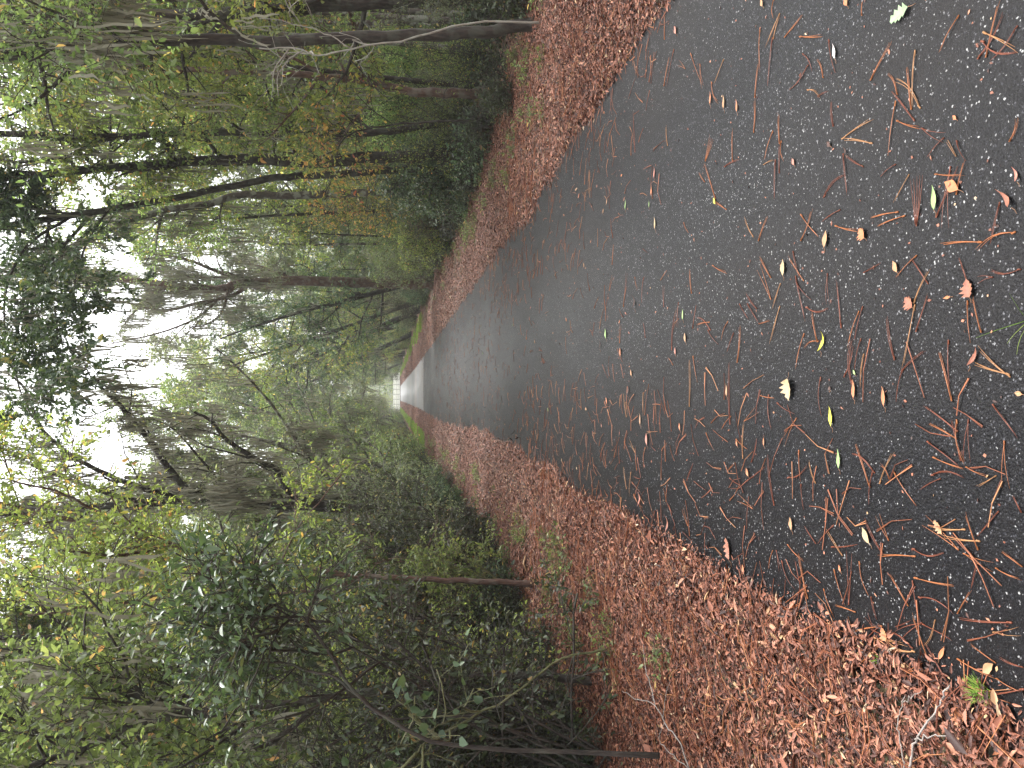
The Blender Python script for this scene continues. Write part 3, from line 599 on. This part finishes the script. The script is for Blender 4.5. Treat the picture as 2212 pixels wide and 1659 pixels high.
# ------------------------------------------------------------------ leaf litter
def litter(seed, y0, y1, per, size, simple):
    r_ = np.random.default_rng(seed); out = []
    for sd in (-1, 1):
        n = int((y1-y0)*2.6*per); y = y0+(y1-y0)*r_.random(n)
        if sd < 0: a, b_ = edgeL(y), outL(y)-.7
        else: a, b_ = edgeR(y), outR(y)+.8
        u = r_.random(n); x = a+(b_-a)*u-sd*np.abs(r_.normal(0, .035, n))*(u < .2)
        keep = (r_.random(n) < np.clip((1-u)*3.2, .0, 1)) & (x > -.62*y-1) & (x < .62*y+1); x, y = x[keep], y[keep]; out.append((x, y))
    x = np.concatenate([o[0] for o in out]); y = np.concatenate([o[1] for o in out]); n = len(x)
    inside = (x > PL) & (x < PR)
    z = np.where(inside, rise(y), hgt(x, y))+.003+.03*r_.random(n)**1.5*np.where(inside, .5, 1.2)+.02*np.maximum(nz(x, y, 4, 1), 0)*(~inside)
    a = r_.random(n)*6.283; d = np.stack([np.cos(a), np.sin(a), r_.normal(0, .28, n)], -1)
    nn = r_.normal(0, .38, (n, 3)); nn[:, 2] = 1
    L = size*np.exp(r_.normal(0, .3 if simple else .35, n)); W = L*(.20+.28*r_.random(n)**1.6)
    return leaf_arrays(np.stack([x, y, z], -1), d, nn, L, W, .18*r_.random(n)[:, None] if False else .14, .12, simple)
parts = [litter(1, 1.4, 7, 10500, .027, False), litter(2, 7, 18, 5200, .033, True), litter(3, 18, 75, 1300, .048, True), litter(4, 75, 144, 200, .10, True)]
V = []; F = []; n0 = 0
# the near litter (two-quad leaves) and the farther (one-quad leaves) stay one mass of leaves
for v_, f_ in parts: V.append(v_); F.append(f_+n0); n0 += len(v_)
tag(link('leaf_litter', mesh_q('leaf_litter', np.concatenate(V), np.concatenate(F)), MLIT), "reddish brown dead leaves heaped along both sides of the path", "leaf litter", kind="stuff")
# leaves on the forest floor under the shrubs
r_ = np.random.default_rng(12); n = 60000; y = 4+30*r_.random(n); sd = r_.random(n) < .55
x = np.where(sd, outL(y)+.3-6*r_.random(n)**1.3, outR(y)-.3+7*r_.random(n)**1.3); k_ = (x > -.6*y-1) & (x < .6*y+1); x, y = x[k_], y[k_]; n = len(x)
a = r_.random(n)*6.283
V, F = leaf_arrays(np.stack([x, y, hgt(x, y)+.02*r_.random(n)], -1), np.stack([np.cos(a), np.sin(a), r_.normal(0, .3, n)], -1), r_.normal(0, .4, (n, 3))+[0, 0, 1], .06*np.exp(r_.normal(0, .3, n)), .025+.0*x, .15, .1, True)
tag(link('floor_leaves', mesh_q('floor_leaves', V, F), MLIT), "thin cover of dead leaves on the forest floor beneath the shrubs", "leaf litter", kind="stuff")

# ------------------------------------------------------------------ pine needles
NM = {
 'rust orange': plain('rust_needle', [(0, (.27, .085, .03)), (1, (.40, .145, .052))], .4),
 'dark red brown': plain('red_brown_needle', [(0, (.15, .04, .022)), (1, (.24, .075, .04))], .35),
 'pale tan': plain('tan_needle', [(0, (.34, .16, .065)), (1, (.43, .22, .10))], .45),
}
def needle_mesh(shape, seed, mat, clump=False):
    r_ = np.random.default_rng(seed); T = Tubes(); m = 7; xs_ = np.linspace(0, 1, m)
    nb = {'straight': 3, 'curved': 3, 'forked': 2, 'fanned': 5}[shape]
    c = {'straight': .03, 'curved': .16, 'forked': .04, 'fanned': .07}[shape]*r_.choice([-1, 1])
    for i in range(nb):
        fan = {'straight': .022, 'curved': .03, 'forked': .12, 'fanned': .20}[shape]*((i-(nb-1)/2)/max(nb-1, 1)*2)
        l_ = 1-.12*r_.random()
        yy = .13*(c*.6*np.sin(xs_*math.pi)+fan*xs_*.9+.012*r_.normal(0, 1)*xs_*xs_)   # lengths across are for a 13 cm needle
        zz = .0018+.004*np.sin(xs_*math.pi)*r_.random()+.0012*i
        T.add(np.stack([(xs_*l_-.5)*.13, yy, zz+0*xs_], -1), np.array([.0010, .0010, .0009, .0008, .0007, .0005, .0003]), 4)
    T.add([(-.065-.004, 0, .0025), (-.065+.008, 0, .0025)], .0024, 4)
    me = T.mesh('pine_needle'); me.materials.append(mat); return me
NMESH = {(s, c): [needle_mesh(s, 60+7*i+j, m_) for j in range(3)] for i, (c, m_) in enumerate(NM.items()) for s in ('straight', 'curved', 'forked', 'fanned')}
def zone(x, y):
    a = (x-PL)/(PR-PL)
    col = 'left edge' if a < .2 else 'left half' if a < .45 else 'middle' if a < .62 else 'right half' if a < .85 else 'right edge'
    row = 'closest to the camera' if y < 2.4 else 'a step ahead' if y < 3.3 else 'a few steps ahead' if y < 5 else 'well ahead'
    return f"on the path's {col}, {row}"
NCOUNT = 0
def put_needle(x, y, ang, L, shape, colr, z=None):
    global NCOUNT
    o = bpy.data.objects.new('pine_needle', R.choice(NMESH[(shape, colr)])); C.objects.link(o)
    cr = .012*(1-abs(x-.68)/1.6)
    o.location = (x, y, float(rise(y))+max(cr, 0)*1.0+.0005 if z is None else z); o.rotation_euler = (0, 0, ang)
    o.scale = (L/.13, max(.8, min(1.2, L/.13)), 1)
    l_ = f"{shape} {colr} pine needle lying {zone(x, y)}"
    tag(o, l_, 'pine needle', f"{shape} {colr} pine needles {zone(x, y)}"); NCOUNT += 1
SEG = {0: """930,0,930,105 885,250,960,75 990,190,1090,65 1070,190,1195,185 1395,0,1390,80 1895,85,1790,285 1555,200,1440,410 1670,270,1655,580 1625,330,1650,560 1565,400,1695,555 1545,460,1665,620 1570,530,1530,830 1580,625,1710,665 1710,665,1840,720 1840,720,1885,805 1460,610,1295,715 1295,715,1445,740 1300,800,1320,1010 1310,800,1400,860 1220,210,1255,390 1110,340,1010,470 1085,280,1135,370 1155,300,1190,400 855,310,835,500 835,500,830,680 925,200,900,450 965,75,930,200 960,580,965,740 965,740,965,890 930,680,885,835 975,730,990,840 945,830,940,1035 885,850,940,825 1820,715,1730,820 1570,850,1490,915 1640,905,1560,1050 1685,895,1680,1160 1905,845,1785,1115 1780,900,1930,905 1430,1130,1580,1095 1465,1175,1615,1115 2185,1200,1975,1295 1800,1260,2010,1250 2110,1050,2060,1270 2210,600,2165,730 2020,215,2212,280 2110,0,2040,290 1890,730,1940,840 1140,1075,1080,1240 1080,1110,1180,1230 910,1105,860,1240 1280,1085,1180,1150 720,660,720,830 615,700,580,830 570,830,630,1020 785,1120,830,1220 680,860,760,820 670,310,620,440 500,280,565,450 410,260,370,460 390,280,360,440 200,560,210,780 195,690,190,800 360,50,360,200 1110,465,1180,510 1220,470,1165,500 1235,520,1245,650 2140,50,2000,300 2200,140,2060,320 2212,270,2030,170""",
 553: """970,145,925,280 965,265,910,460 1050,110,1100,340 1055,140,1135,235 1215,95,1215,260 1260,110,1285,365 1105,265,1230,270 1395,265,1350,450 1350,450,1300,620 1375,290,1315,480 1640,0,1735,140 1675,0,1560,125 1750,60,1665,240 1665,260,1600,590 1740,180,1675,385 1600,590,1565,760 1720,485,1600,590 1500,35,1405,85 1895,0,1940,130 1965,200,2010,390 1520,310,1560,530 2060,75,2212,70 1985,125,2070,110 1785,475,1855,740 1840,440,1845,690 1960,545,2150,610 1990,465,2155,620 1700,765,1880,900 1725,860,1875,940 1730,960,1900,1090 1880,850,1925,1090 1850,830,1900,1050 1940,850,1930,1090 2070,770,2200,940 1760,1040,1930,1100 1930,1090,2050,1140 1175,630,1180,840 905,720,920,910 700,540,705,860 760,345,745,545 725,400,690,500 695,340,660,450 495,520,495,770 535,240,515,370 530,310,605,380 515,520,540,665 430,265,405,480 1090,405,1045,590 1165,440,1085,480 1130,280,1160,440 1400,510,1380,690 1385,430,1350,600 780,850,855,785 775,850,770,1040 845,935,815,1060 890,1085,790,1160 895,1020,930,1280 1060,1005,1070,1180 1110,1050,1145,1170 1070,1180,1085,1321 1330,1010,1450,1115 1555,1005,1480,1170 1480,1070,1530,1150 1440,1120,1420,1290 580,915,625,1010 735,1060,690,1110 790,190,845,270 800,250,860,350 860,350,920,330 620,50,700,90 1010,0,1090,125 860,0,920,110 850,40,920,220 500,60,510,190 175,70,160,220 365,145,365,260 260,115,250,250 2125,960,2135,1220 1750,1130,1920,1140 1680,1210,1790,1150 2080,1135,1980,1190 2165,1230,2212,1321""",
 1106: """1465,225,1655,228 1395,30,1490,210 1320,190,1315,470 1235,480,1345,515 1370,260,1425,450 1430,440,1460,560 1520,560,1525,780 1690,30,1880,190 1735,80,1915,90 1790,120,1990,150 1650,190,1820,215 1920,0,1985,190 2090,0,1980,130 1915,215,2080,290 2080,290,2212,350 2100,200,2212,280 1980,270,1950,400 1950,400,1880,520 1520,310,1620,480 1645,360,1690,600 1660,340,1880,380 1700,580,1850,660 1880,550,2150,570 2065,620,2212,615 1560,830,1705,820 1985,945,2212,915 1880,760,2080,860 2080,860,2210,930 1940,680,2070,775 2090,750,2212,800 1400,520,1440,600 1640,520,1725,760 1185,400,1240,550 920,200,900,300 1050,200,1100,440 1080,380,1120,560 940,200,960,310 1000,170,1090,260 1230,180,1370,170 1195,80,1280,220 1235,70,1150,170 1680,440,1860,520 1470,590,1300,740 1480,680,1350,800 1500,610,1640,700 1480,640,1650,720 1440,650,1620,690 1330,620,1480,590 1560,590,1640,560 1250,700,1330,830 1300,800,1330,940 1700,700,1760,560""" }
for off, txt in SEG.items():
    for tok in txt.split():
        a = [float(q) for q in tok.split(',')]
        g0 = G(1286+.4186*a[0], off+.4186*a[1]); g1 = G(1286+.4186*a[2], off+.4186*a[3])
        d = g1-g0; L = math.hypot(d[0], d[1]); mdl = (g0+g1)/2
        if not .03 < L < .45: continue
        put_needle(mdl[0], mdl[1], math.atan2(d[1], d[0])+(math.pi if R.random() < .5 else 0), L, R.choices(['straight', 'curved', 'forked', 'fanned'], [10, 1.5, 1.0, .12])[0], R.choices(list(NM), [5, 5, 2])[0])
print('needles traced', NCOUNT)
k = 0
while NCOUNT < 298:
    y = 1.9+3.6*R.random()**1.1; x = PL+.02+(PR-PL)*R.random()**2.6
    if not inview(x, y, 1.0, 0): continue
    put_needle(x, y, R.random()*6.28, .09+.09*R.random(), R.choices(['straight', 'curved', 'forked', 'fanned'], [9, 1.5, 1.5, .05])[0], R.choices(list(NM), [5, 4, 2])[0])
# the many smaller and farther ones, and those lying in the litter: one mass
r_ = np.random.default_rng(77); Tn = Tubes()
def many(n, xf, yf, zf, rad=.0016):
    for _ in range(n):
        y = yf(); x = xf(y); a = r_.random()*6.283; L = .11+.10*r_.random(); dx, dy = math.cos(a), math.sin(a); c = r_.normal(0, .015)
        for j in range(2):
            z = zf(x, y); o = r_.normal(0, .05)
            ex, ey = math.cos(a+o), math.sin(a+o)
            Tn.add([(x-dx*L*.5, y-dy*L*.5, z), (x-dy*c, y+dx*c, z+.005), (x+ex*L*.5, y+ey*L*.5, z+.001)], rad*(1 if y < 8 else 1.7), 3)
zp = lambda x, y: float(rise(y))+.0035+.012*max(0, 1-abs(x-.68)/1.6)
many(300, lambda y: PL+(PR-PL)*r_.random()**1.4, lambda: 5.2+9*r_.random()**1.2, zp)
many(330, lambda y: PR-1.1*r_.random()**2, lambda: 4.3+9*r_.random(), zp)
many(420, lambda y: PL+1.0*r_.random()**2, lambda: 1.8+8*r_.random(), zp)
many(260, lambda y: PL+(PR-PL)*r_.random(), lambda: 14+16*r_.random(), zp, .002)
zl = lambda x, y: float(hgt(x, y))+.035+.02*r_.random()
many(800, lambda y: edgeL(y)-1.2*r_.random(), lambda: 1.6+7*r_.random()**1.2, zl)
many(300, lambda y: edgeR(y)+1.2*r_.random(), lambda: 4.5+6*r_.random(), zl)
tag(link('pine_needles', Tn.mesh('pine_needles'), MNEED), "rust coloured pine needles strewn over the litter and the farther path", "pine needles", kind="stuff")

# ------------------------------------------------------------------ fallen leaves on the path
def fl_mat(name, a, b_, rough=.6):
    return plain(name, [(.3, a), (.7, b_)], rough, 0, .5, 30)
FM = {'orange tan': fl_mat('orange_tan_leaf', (.38, .13, .055), (.50, .21, .09)), 'reddish brown': fl_mat('red_brown_leaf', (.22, .08, .05), (.36, .15, .09)),
      'yellow': fl_mat('yellow_leaf', (.45, .42, .03), (.55, .50, .08)), 'pale green': fl_mat('pale_green_leaf', (.22, .33, .11), (.32, .44, .18)),
      'cream': fl_mat('cream_leaf', (.36, .25, .13), (.46, .34, .20)), 'grey green': fl_mat('grey_green_leaf', (.18, .28, .14), (.30, .40, .24)),
      'dark brown': fl_mat('dark_brown_leaf', (.05, .025, .018), (.11, .05, .035)), 'tan': fl_mat('tan_leaf', (.33, .17, .085), (.45, .27, .14)),
      'pinkish': fl_mat('pink_leaf', (.36, .14, .10), (.46, .21, .15)), 'white': fl_mat('white_leaf', (.45, .40, .38), (.56, .50, .48))}
MSTK = fl_mat('leaf_stalk_brown', (.20, .10, .05), (.3, .16, .09))
def outline_leaf(prof, L, Wd, curl, seed):
    """prof: half-widths along the leaf; a cupped blade, thin but with both faces."""
    r_ = random.Random(seed); n = len(prof); V = []; F = []
    for i, p_ in enumerate(prof):
        t_ = i/(n-1); x = (t_-.5)*L; zc = .002+curl*L*(2*t_-1)**2
        for j in (-1, -.5, 0, .5, 1):
            V.append((x+(r_.random()-.5)*.02*L, j*p_*Wd*.5*(1+.12*(r_.random()-.5)), zc+abs(j)*p_*Wd*.22*(1 if curl > 0 else .3)+(r_.random()*.04*Wd)))
    for i in range(n-1):
        for j in range(4): a = i*5+j; F.append((a, a+1, a+6, a+5))
    return mesh_q('blade', V, F, True)
PROF = {'oval': [.02, .45, .8, 1, .95, .7, .35, .02], 'narrow': [.02, .6, .95, 1, .85, .55, .2, .02],
        'lobed': [.02, .35, .95, .5, 1.1, .55, .95, .4, .55, .02], 'maple': [.05, .9, .55, 1.3, .7, 1.15, .5, .6, .25, .02], 'curled': [.02, .5, .8, .8, .6, .4, .15, .02]}
def fallen(px, py, shape, colr, L, ang, extra, cur=.08, loc=None, off=None):
    L *= .85
    g = G(px, py) if loc is None else loc; W_ = {'oval': .5, 'narrow': .3, 'lobed': .55, 'maple': .8, 'curled': .28}[shape]*L
    l_ = f"{colr} {shape} leaf {extra}" if extra else f"{colr} {shape} fallen leaf {zone(g[0], g[1])}"
    e = empty('fallen_leaf', (g[0], g[1], (g[2] if loc is None else g[2])+.012*max(0, 1-abs(g[0]-.68)/1.6)+.001), l_, 'leaf', None if extra else l_.replace('leaf', 'leaves', 1), ang)
    o = link('blade', outline_leaf(PROF[shape], L, W_, cur*(3 if shape == 'curled' else 1), int(px*7+py)), FM[colr], e)
    T = Tubes(); T.add([(-.5*L, 0, .003+cur*L), (-.62*L, .01*L, .002), (-.8*L, .03*L, .002)], .0009, 4); link('leaf_stalk', T.mesh('leaf_stalk'), MSTK, e)
    return e
A, B_, Cc = 0, 553, 1106
HL = [  # crop x, crop y, block, shape, colour, length, angle, what singles it out
 (1595, 75, A, 'lobed', 'grey green', .10, 1.6, "the largest green one, at the right edge of the path"),
 (1250, 265, A, 'narrow', 'white', .07, .3, "turned pale side up, on the path's right"),
 (605, 505, A, 'narrow', 'orange tan', .075, 0, "first of three small ones in a row on the right"),
 (675, 525, A, 'narrow', 'tan', .08, .1, "in the middle of three in a row on the right"),
 (743, 545, A, 'narrow', 'orange tan', .07, .1, "nearest of three in a row on the right"),
 (300, 980, A, 'narrow', 'orange tan', .08, .1, None), (315, 890, A, 'narrow', 'pinkish', .08, 0, None), (320, 1150, A, 'narrow', 'cream', .09, .1, None),
 (420, 155, A, 'oval', 'pinkish', .07, .4, None), (165, 1055, A, 'narrow', 'pale green', .08, 0, None), (288, 1052, A, 'narrow', 'pale green', .05, 0, None),
 (630, 1037, A, 'oval', 'yellow', .05, .7, None), (1040, 835, A, 'oval', 'pinkish', .04, .5, None), (1225, 745, A, 'oval', 'dark brown', .04, .9, None),
 (1398, 1205, A, 'maple', 'orange tan', .055, .7, "small bright one lying alone mid path on the right half"), (1210, 1235, A, 'oval', 'tan', .07, -.2, "beside the small bright one, nearer the path's end of view"),
 (1870, 960, A, 'oval', 'orange tan', .075, .9, "lying against a long tan needle on the right"), (1775, 1020, A, 'narrow', 'pale green', .085, .1, "next to the leaf with the long tan needle"),
 (2150, 1025, A, 'curled', 'reddish brown', .08, .7, "close to the camera on the path's right"), (1880, 608, A, 'oval', 'orange tan', .025, .7, None), (1310, 780, A, 'curled', 'dark brown', .04, .3, None),
 (1310, 8, A, 'oval', 'orange tan', .05, .4, None), (870, 15, A, 'oval', 'tan', .05, .4, None), (2200, 900, A, 'curled', 'pinkish', .05, .3, None),
 (990, 60, B_, 'oval', 'cream', .075, 0, "above the middle of the path amid brown needles"), (465, 300, B_, 'narrow', 'pale green', .07, .2, "small and farthest of the green ones mid path"),
 (477, 420, B_, 'oval', 'tan', .06, .3, None), (1193, 440, B_, 'curled', 'yellow', .085, -.25, "curled up near the middle of the path"),
 (1950, 165, B_, 'maple', 'reddish brown', .06, .2, "folded over two long needles, right of the middle"), (1640, 240, B_, 'maple', 'reddish brown', .055, .8, "folded, at the tip of a long stick-like needle"),
 (1352, 600, B_, 'oval', 'pale green', .025, .7, None), (1350, 685, B_, 'narrow', 'orange tan', .075, .1, "upright looking one beside the yellow leaf"),
 (1505, 722, B_, 'narrow', 'orange tan', .075, .25, "nearer the camera than the yellow leaf"), (1015, 690, B_, 'maple', 'cream', .10, 3.2, "pale maple-like one in the middle of the path"),
 (1230, 825, B_, 'narrow', 'yellow', .085, .1, "bright and flat in the middle of the path"), (1270, 1045, B_, 'narrow', 'pale green', .08, .15, "lying left of the bright yellow leaf"),
 (690, 690, B_, 'narrow', 'tan', .07, .05, None), (275, 945, B_, 'oval', 'pinkish', .09, .1, None), (740, 965, B_, 'oval', 'orange tan', .035, .5, None), (880, 955, B_, 'narrow', 'orange tan', .045, .2, None),
 (1225, 682, B_, 'oval', 'dark brown', .02, .4, None), (795, 1115, B_, 'oval', 'orange tan', .05, .5, None), (1980, 515, B_, 'curled', 'reddish brown', .07, -.6, "curled close to the camera in the middle of the path"),
 (1570, 55, B_, 'oval', 'tan', .05, .5, None), (445, 880, B_, 'oval', 'orange tan', .05, .2, None), (425, 490, B_, 'oval', 'pinkish', .05, .2, None), (140, 495, B_, 'oval', 'orange tan', .07, .2, None),
 (195, 602, B_, 'oval', 'tan', .06, .5, None), (85, 770, B_, 'curled', 'dark brown', .09, .2, None), (35, 455, B_, 'curled', 'dark brown', .09, .1, None), (215, 235, B_, 'curled', 'dark brown', .11, .1, None), (65, 400, B_, 'oval', 'pale green', .09, .2, None),
 (1220, 685, B_, 'oval', 'dark brown', .02, .4, None), (180, 690, B_, 'curled', 'dark brown', .10, 0, None), (235, 1250, B_, 'curled', 'pinkish', .12, .1, None), (240, 840, B_, 'narrow', 'tan', .09, .1, None),
 (1835, 215, B_, 'narrow', 'orange tan', .035, 1.5, None), (2205, 710, B_, 'oval', 'tan', .03, 1.5, None),
 (1020, 60, Cc, 'oval', 'tan', .06, .2, "yellowish one on the path's left among needles"), (1410, 120, Cc, 'oval', 'cream', .07, .7, "pale greenish cream one at the end of a long needle"),
 (1785, 78, Cc, 'lobed', 'tan', .055, .8, None), (770, 295, Cc, 'oval', 'orange tan', .05, .4, None), (695, 190, Cc, 'lobed', 'reddish brown', .12, .3, None),
 (1500, 628, Cc, 'maple', 'orange tan', .05, .6, "in the needle tangle at the path's left edge"), (1480, 755, Cc, 'oval', 'tan', .045, .1, "small yellowish one below the needle tangle"),
 (1560, 750, Cc, 'oval', 'reddish brown', .05, .9, None), (1800, 725, Cc, 'narrow', 'orange tan', .06, -.4, "slim pointed one near the left edge"), (2040, 805, Cc, 'oval', 'tan', .06, -.8, "broad one nearest the lower left corner of the path"),
 (1720, 850, Cc, 'narrow', 'orange tan', .055, 0, None), (1760, 930, Cc, 'narrow', 'orange tan', .08, -.1, None), (2030, 1030, Cc, 'oval', 'reddish brown', .06, .2, "dark red one beside the grass tuft"),
 (1890, 1050, Cc, 'maple', 'orange tan', .065, .3, "large pale orange one at the litter's inner edge"), (2110, 1215, Cc, 'curled', 'orange tan', .075, -.7, "crescent shaped at the litter's inner edge"),
 (380, 60, Cc, 'curled', 'reddish brown', .12, .1, None), (425, 175, Cc, 'oval', 'orange tan', .05, .5, None), (1270, 290, Cc, 'oval', 'orange tan', .03, .5, None)]
for (cx, cyy, off, sh, colr, L, a, ex) in HL:
    fallen(1286+.4186*cx, off+.4186*cyy, sh, colr, L, a+R.uniform(-.1, .1), ex)
# smaller leaves farther along
for i in range(190):
    y = 5+26*R.random()**1.25; x = PL+.1+(PR-PL-.2)*R.random()
    fallen(y*31, x*57+i, R.choice(['narrow', 'oval', 'narrow', 'lobed']), R.choices(['orange tan', 'pinkish', 'tan', 'cream', 'reddish brown', 'pale green'], [5, 3, 4, 1.5, 3, .8])[0], .035+.035*R.random(), R.random()*6.28, None, .1, np.array([x, y, float(rise(y))]))

# ------------------------------------------------------------------ twigs, grass tufts, odd things
def twig(name, label, lines, mat, cat='twig'):
    T = Tubes(); base = None
    for pts, r0, r1, z in lines:
        q = np.array([G(*p_) for p_ in pts]); q[:, 2] = [float(hgt(a[0], a[1]))+zz for a, zz in zip(q, z)]
        if base is None: base = q[0].copy()
        q = resamp(q-base, len(q)*4); q[1:-1] += np.random.default_rng(3).normal(0, .003, (len(q)-2, 3)); T.add(q, np.linspace(r0, r1, len(q)), 6)
    o = link(name, T.mesh(name), mat); o.location = base; return tag(o, label, cat)
twig('fallen_twig', "silvery branching twig lying on the litter at the left edge of the photo",
     [([(1525, 1662), (1505, 1600), (1487, 1566), (1462, 1520), (1415, 1505), (1370, 1491)], .0036, .002, [.05, .06, .08, .09, .09, .06]), ([(1462, 1520), (1450, 1480), (1432, 1430), (1420, 1390)], .003, .0012, [.09, .09, .08, .06]),
      ([(1480, 1550), (1482, 1500), (1484, 1470)], .002, .001, [.09, .08, .06]), ([(1520, 1655), (1480, 1620), (1465, 1590), (1480, 1560)], .0025, .0015, [.05, .06, .07, .08])], MTWIG)
twig('fallen_twig', "grey forked stick poking from the litter onto the asphalt, lower left",
     [([(2010, 1660), (2016, 1600), (2040, 1545), (2058, 1500), (2072, 1478)], .0036, .0022, [.05, .05, .045, .04, .04]), ([(2016, 1594), (2045, 1590), (2085, 1584)], .0025, .0012, [.05, .05, .04])], MTWIG)
twig('fallen_twig', "thin pale twig lying parallel to the forked grey stick",
     [([(2000, 1655), (1985, 1600), (1975, 1545), (1976, 1500)], .0022, .0015, [.05, .05, .045, .04]), ([(1976, 1515), (1995, 1505), (2012, 1490)], .0015, .0008, [.05, .05, .04])], MTWIG)
def tuft(name, label, px, py, n, h, spread, seed, mat=None):
    r_ = np.random.default_rng(seed); g = G(px, py); T = Tubes()
    for i in range(n):
        a = r_.random()*6.283; l_ = h*(.6+.5*r_.random()); d = np.array([math.cos(a)*spread, math.sin(a)*spread, 1.0])
        q = march(r_, np.array([r_.normal(0, .008), r_.normal(0, .008), 0]), d, l_, 5, .05, -.10); T.add(q, np.linspace(.0018, .0004, 6), 4, .3)
    o = link(name, T.mesh(name), mat or MGRASS); o.location = g; return tag(o, label, 'grass')
tuft('grass_tuft', "long green grass blades at the bottom middle of the view, just before the camera", 2222, 700, 4, .11, .7, 4)
tuft('grass_tuft', "short mossy green grass tuft at the path's left edge among needles", 2125, 1492, 70, .05, 1.0, 5)
tuft('grass_tuft', "small green tuft growing out of the path's left edge by the tangled needles", 1905, 1425, 26, .03, 1.0, 6)
# curled up bark scrap on the left litter
e = empty('bark_scrap', G(1150, 1215), "pale broken piece of rotten wood lying on the left litter", 'wood')
T = Tubes(); T.add([(-.13, 0, .03), (-.05, .02, .06), (.04, .01, .07), (.12, -.02, .04)], [.03, .05, .045, .02], 6, .6); link('wood', T.mesh('wood'), fl_mat('rotten_wood', (.10, .05, .035), (.24, .13, .09)), e)
T = Tubes(); T.add([(-.10, -.03, .07), (0, -.02, .105), (.09, -.03, .085)], [.015, .028, .012], 6, .4); link('pale_split_face', T.mesh('pale_split_face'), fl_mat('split_wood', (.48, .26, .13), (.66, .44, .26)), e)
for i, (a, b2) in enumerate([(1113, 930), (1121, 945), (1108, 952)]):
    fallen(a, b2, 'curled', 'dark brown', .13, .4+i, ["standing dark clump's right piece, on the path's left side far ahead", "standing dark clump's middle piece, on the path's left side far ahead", "standing dark clump's left piece, on the path's left side far ahead"][i], .16)
# crumbs of leaf and bark strewn over the asphalt
r_ = np.random.default_rng(31); n = 2600; y = 1.8+22*r_.random(n)**1.4; x = PL+(PR-PL)*r_.beta(.8, .9, n); a = r_.random(n)*6.283
x2 = PL+(PR-PL)*r_.random(1500); y2 = 12+32*r_.random(1500); x = np.append(x, x2); y = np.append(y, y2); a = r_.random(len(x))*6.283; n = len(x)
V, F = leaf_arrays(np.stack([x, y, rise(y)+.0125*np.maximum(0, 1-np.abs(x-.68)/1.6)+.002], -1), np.stack([np.cos(a), np.sin(a), 0*a], -1), r_.normal(0, .3, (n, 3))+[0, 0, 1], (.006+.012*r_.random(n)**2)*(1+y*.10), (.005+.004*r_.random(n))*(1+y*.06), .1, .1, True)
tag(link('leaf_crumbs', mesh_q('leaf_crumbs', V, F), MLIT), "tiny brown leaf crumbs scattered over the wet asphalt", "leaf litter", kind="stuff")
for o in bpy.data.objects:
    if 'label' in o and len(o['label'].split()) > 16: print('LONG', len(o['label'].split()), o['label'])
hv = box('added_haze', -70, 70, -12, 185, -2, 24, None)  # thin scattering volume, added for a soft glow and paler distance
m = bpy.data.materials.new('added_haze_air'); m.use_nodes = True; t = m.node_tree; t.nodes.clear()
pv = t.nodes.new("ShaderNodeVolumePrincipled"); pv.inputs["Color"].default_value = (.93, .95, .93, 1); pv.inputs["Density"].default_value = .0011
om = t.nodes.new("ShaderNodeOutputMaterial"); t.links.new(pv.outputs[0], om.inputs["Volume"]); hv.data.materials.append(m)
tag(hv, "pale air added to soften the light between the trees", "added_haze", kind="stuff")
print('objects', len(bpy.data.objects), 'meshes', len(bpy.data.meshes), 'faces', sum(len(m_.polygons) for m_ in bpy.data.meshes))
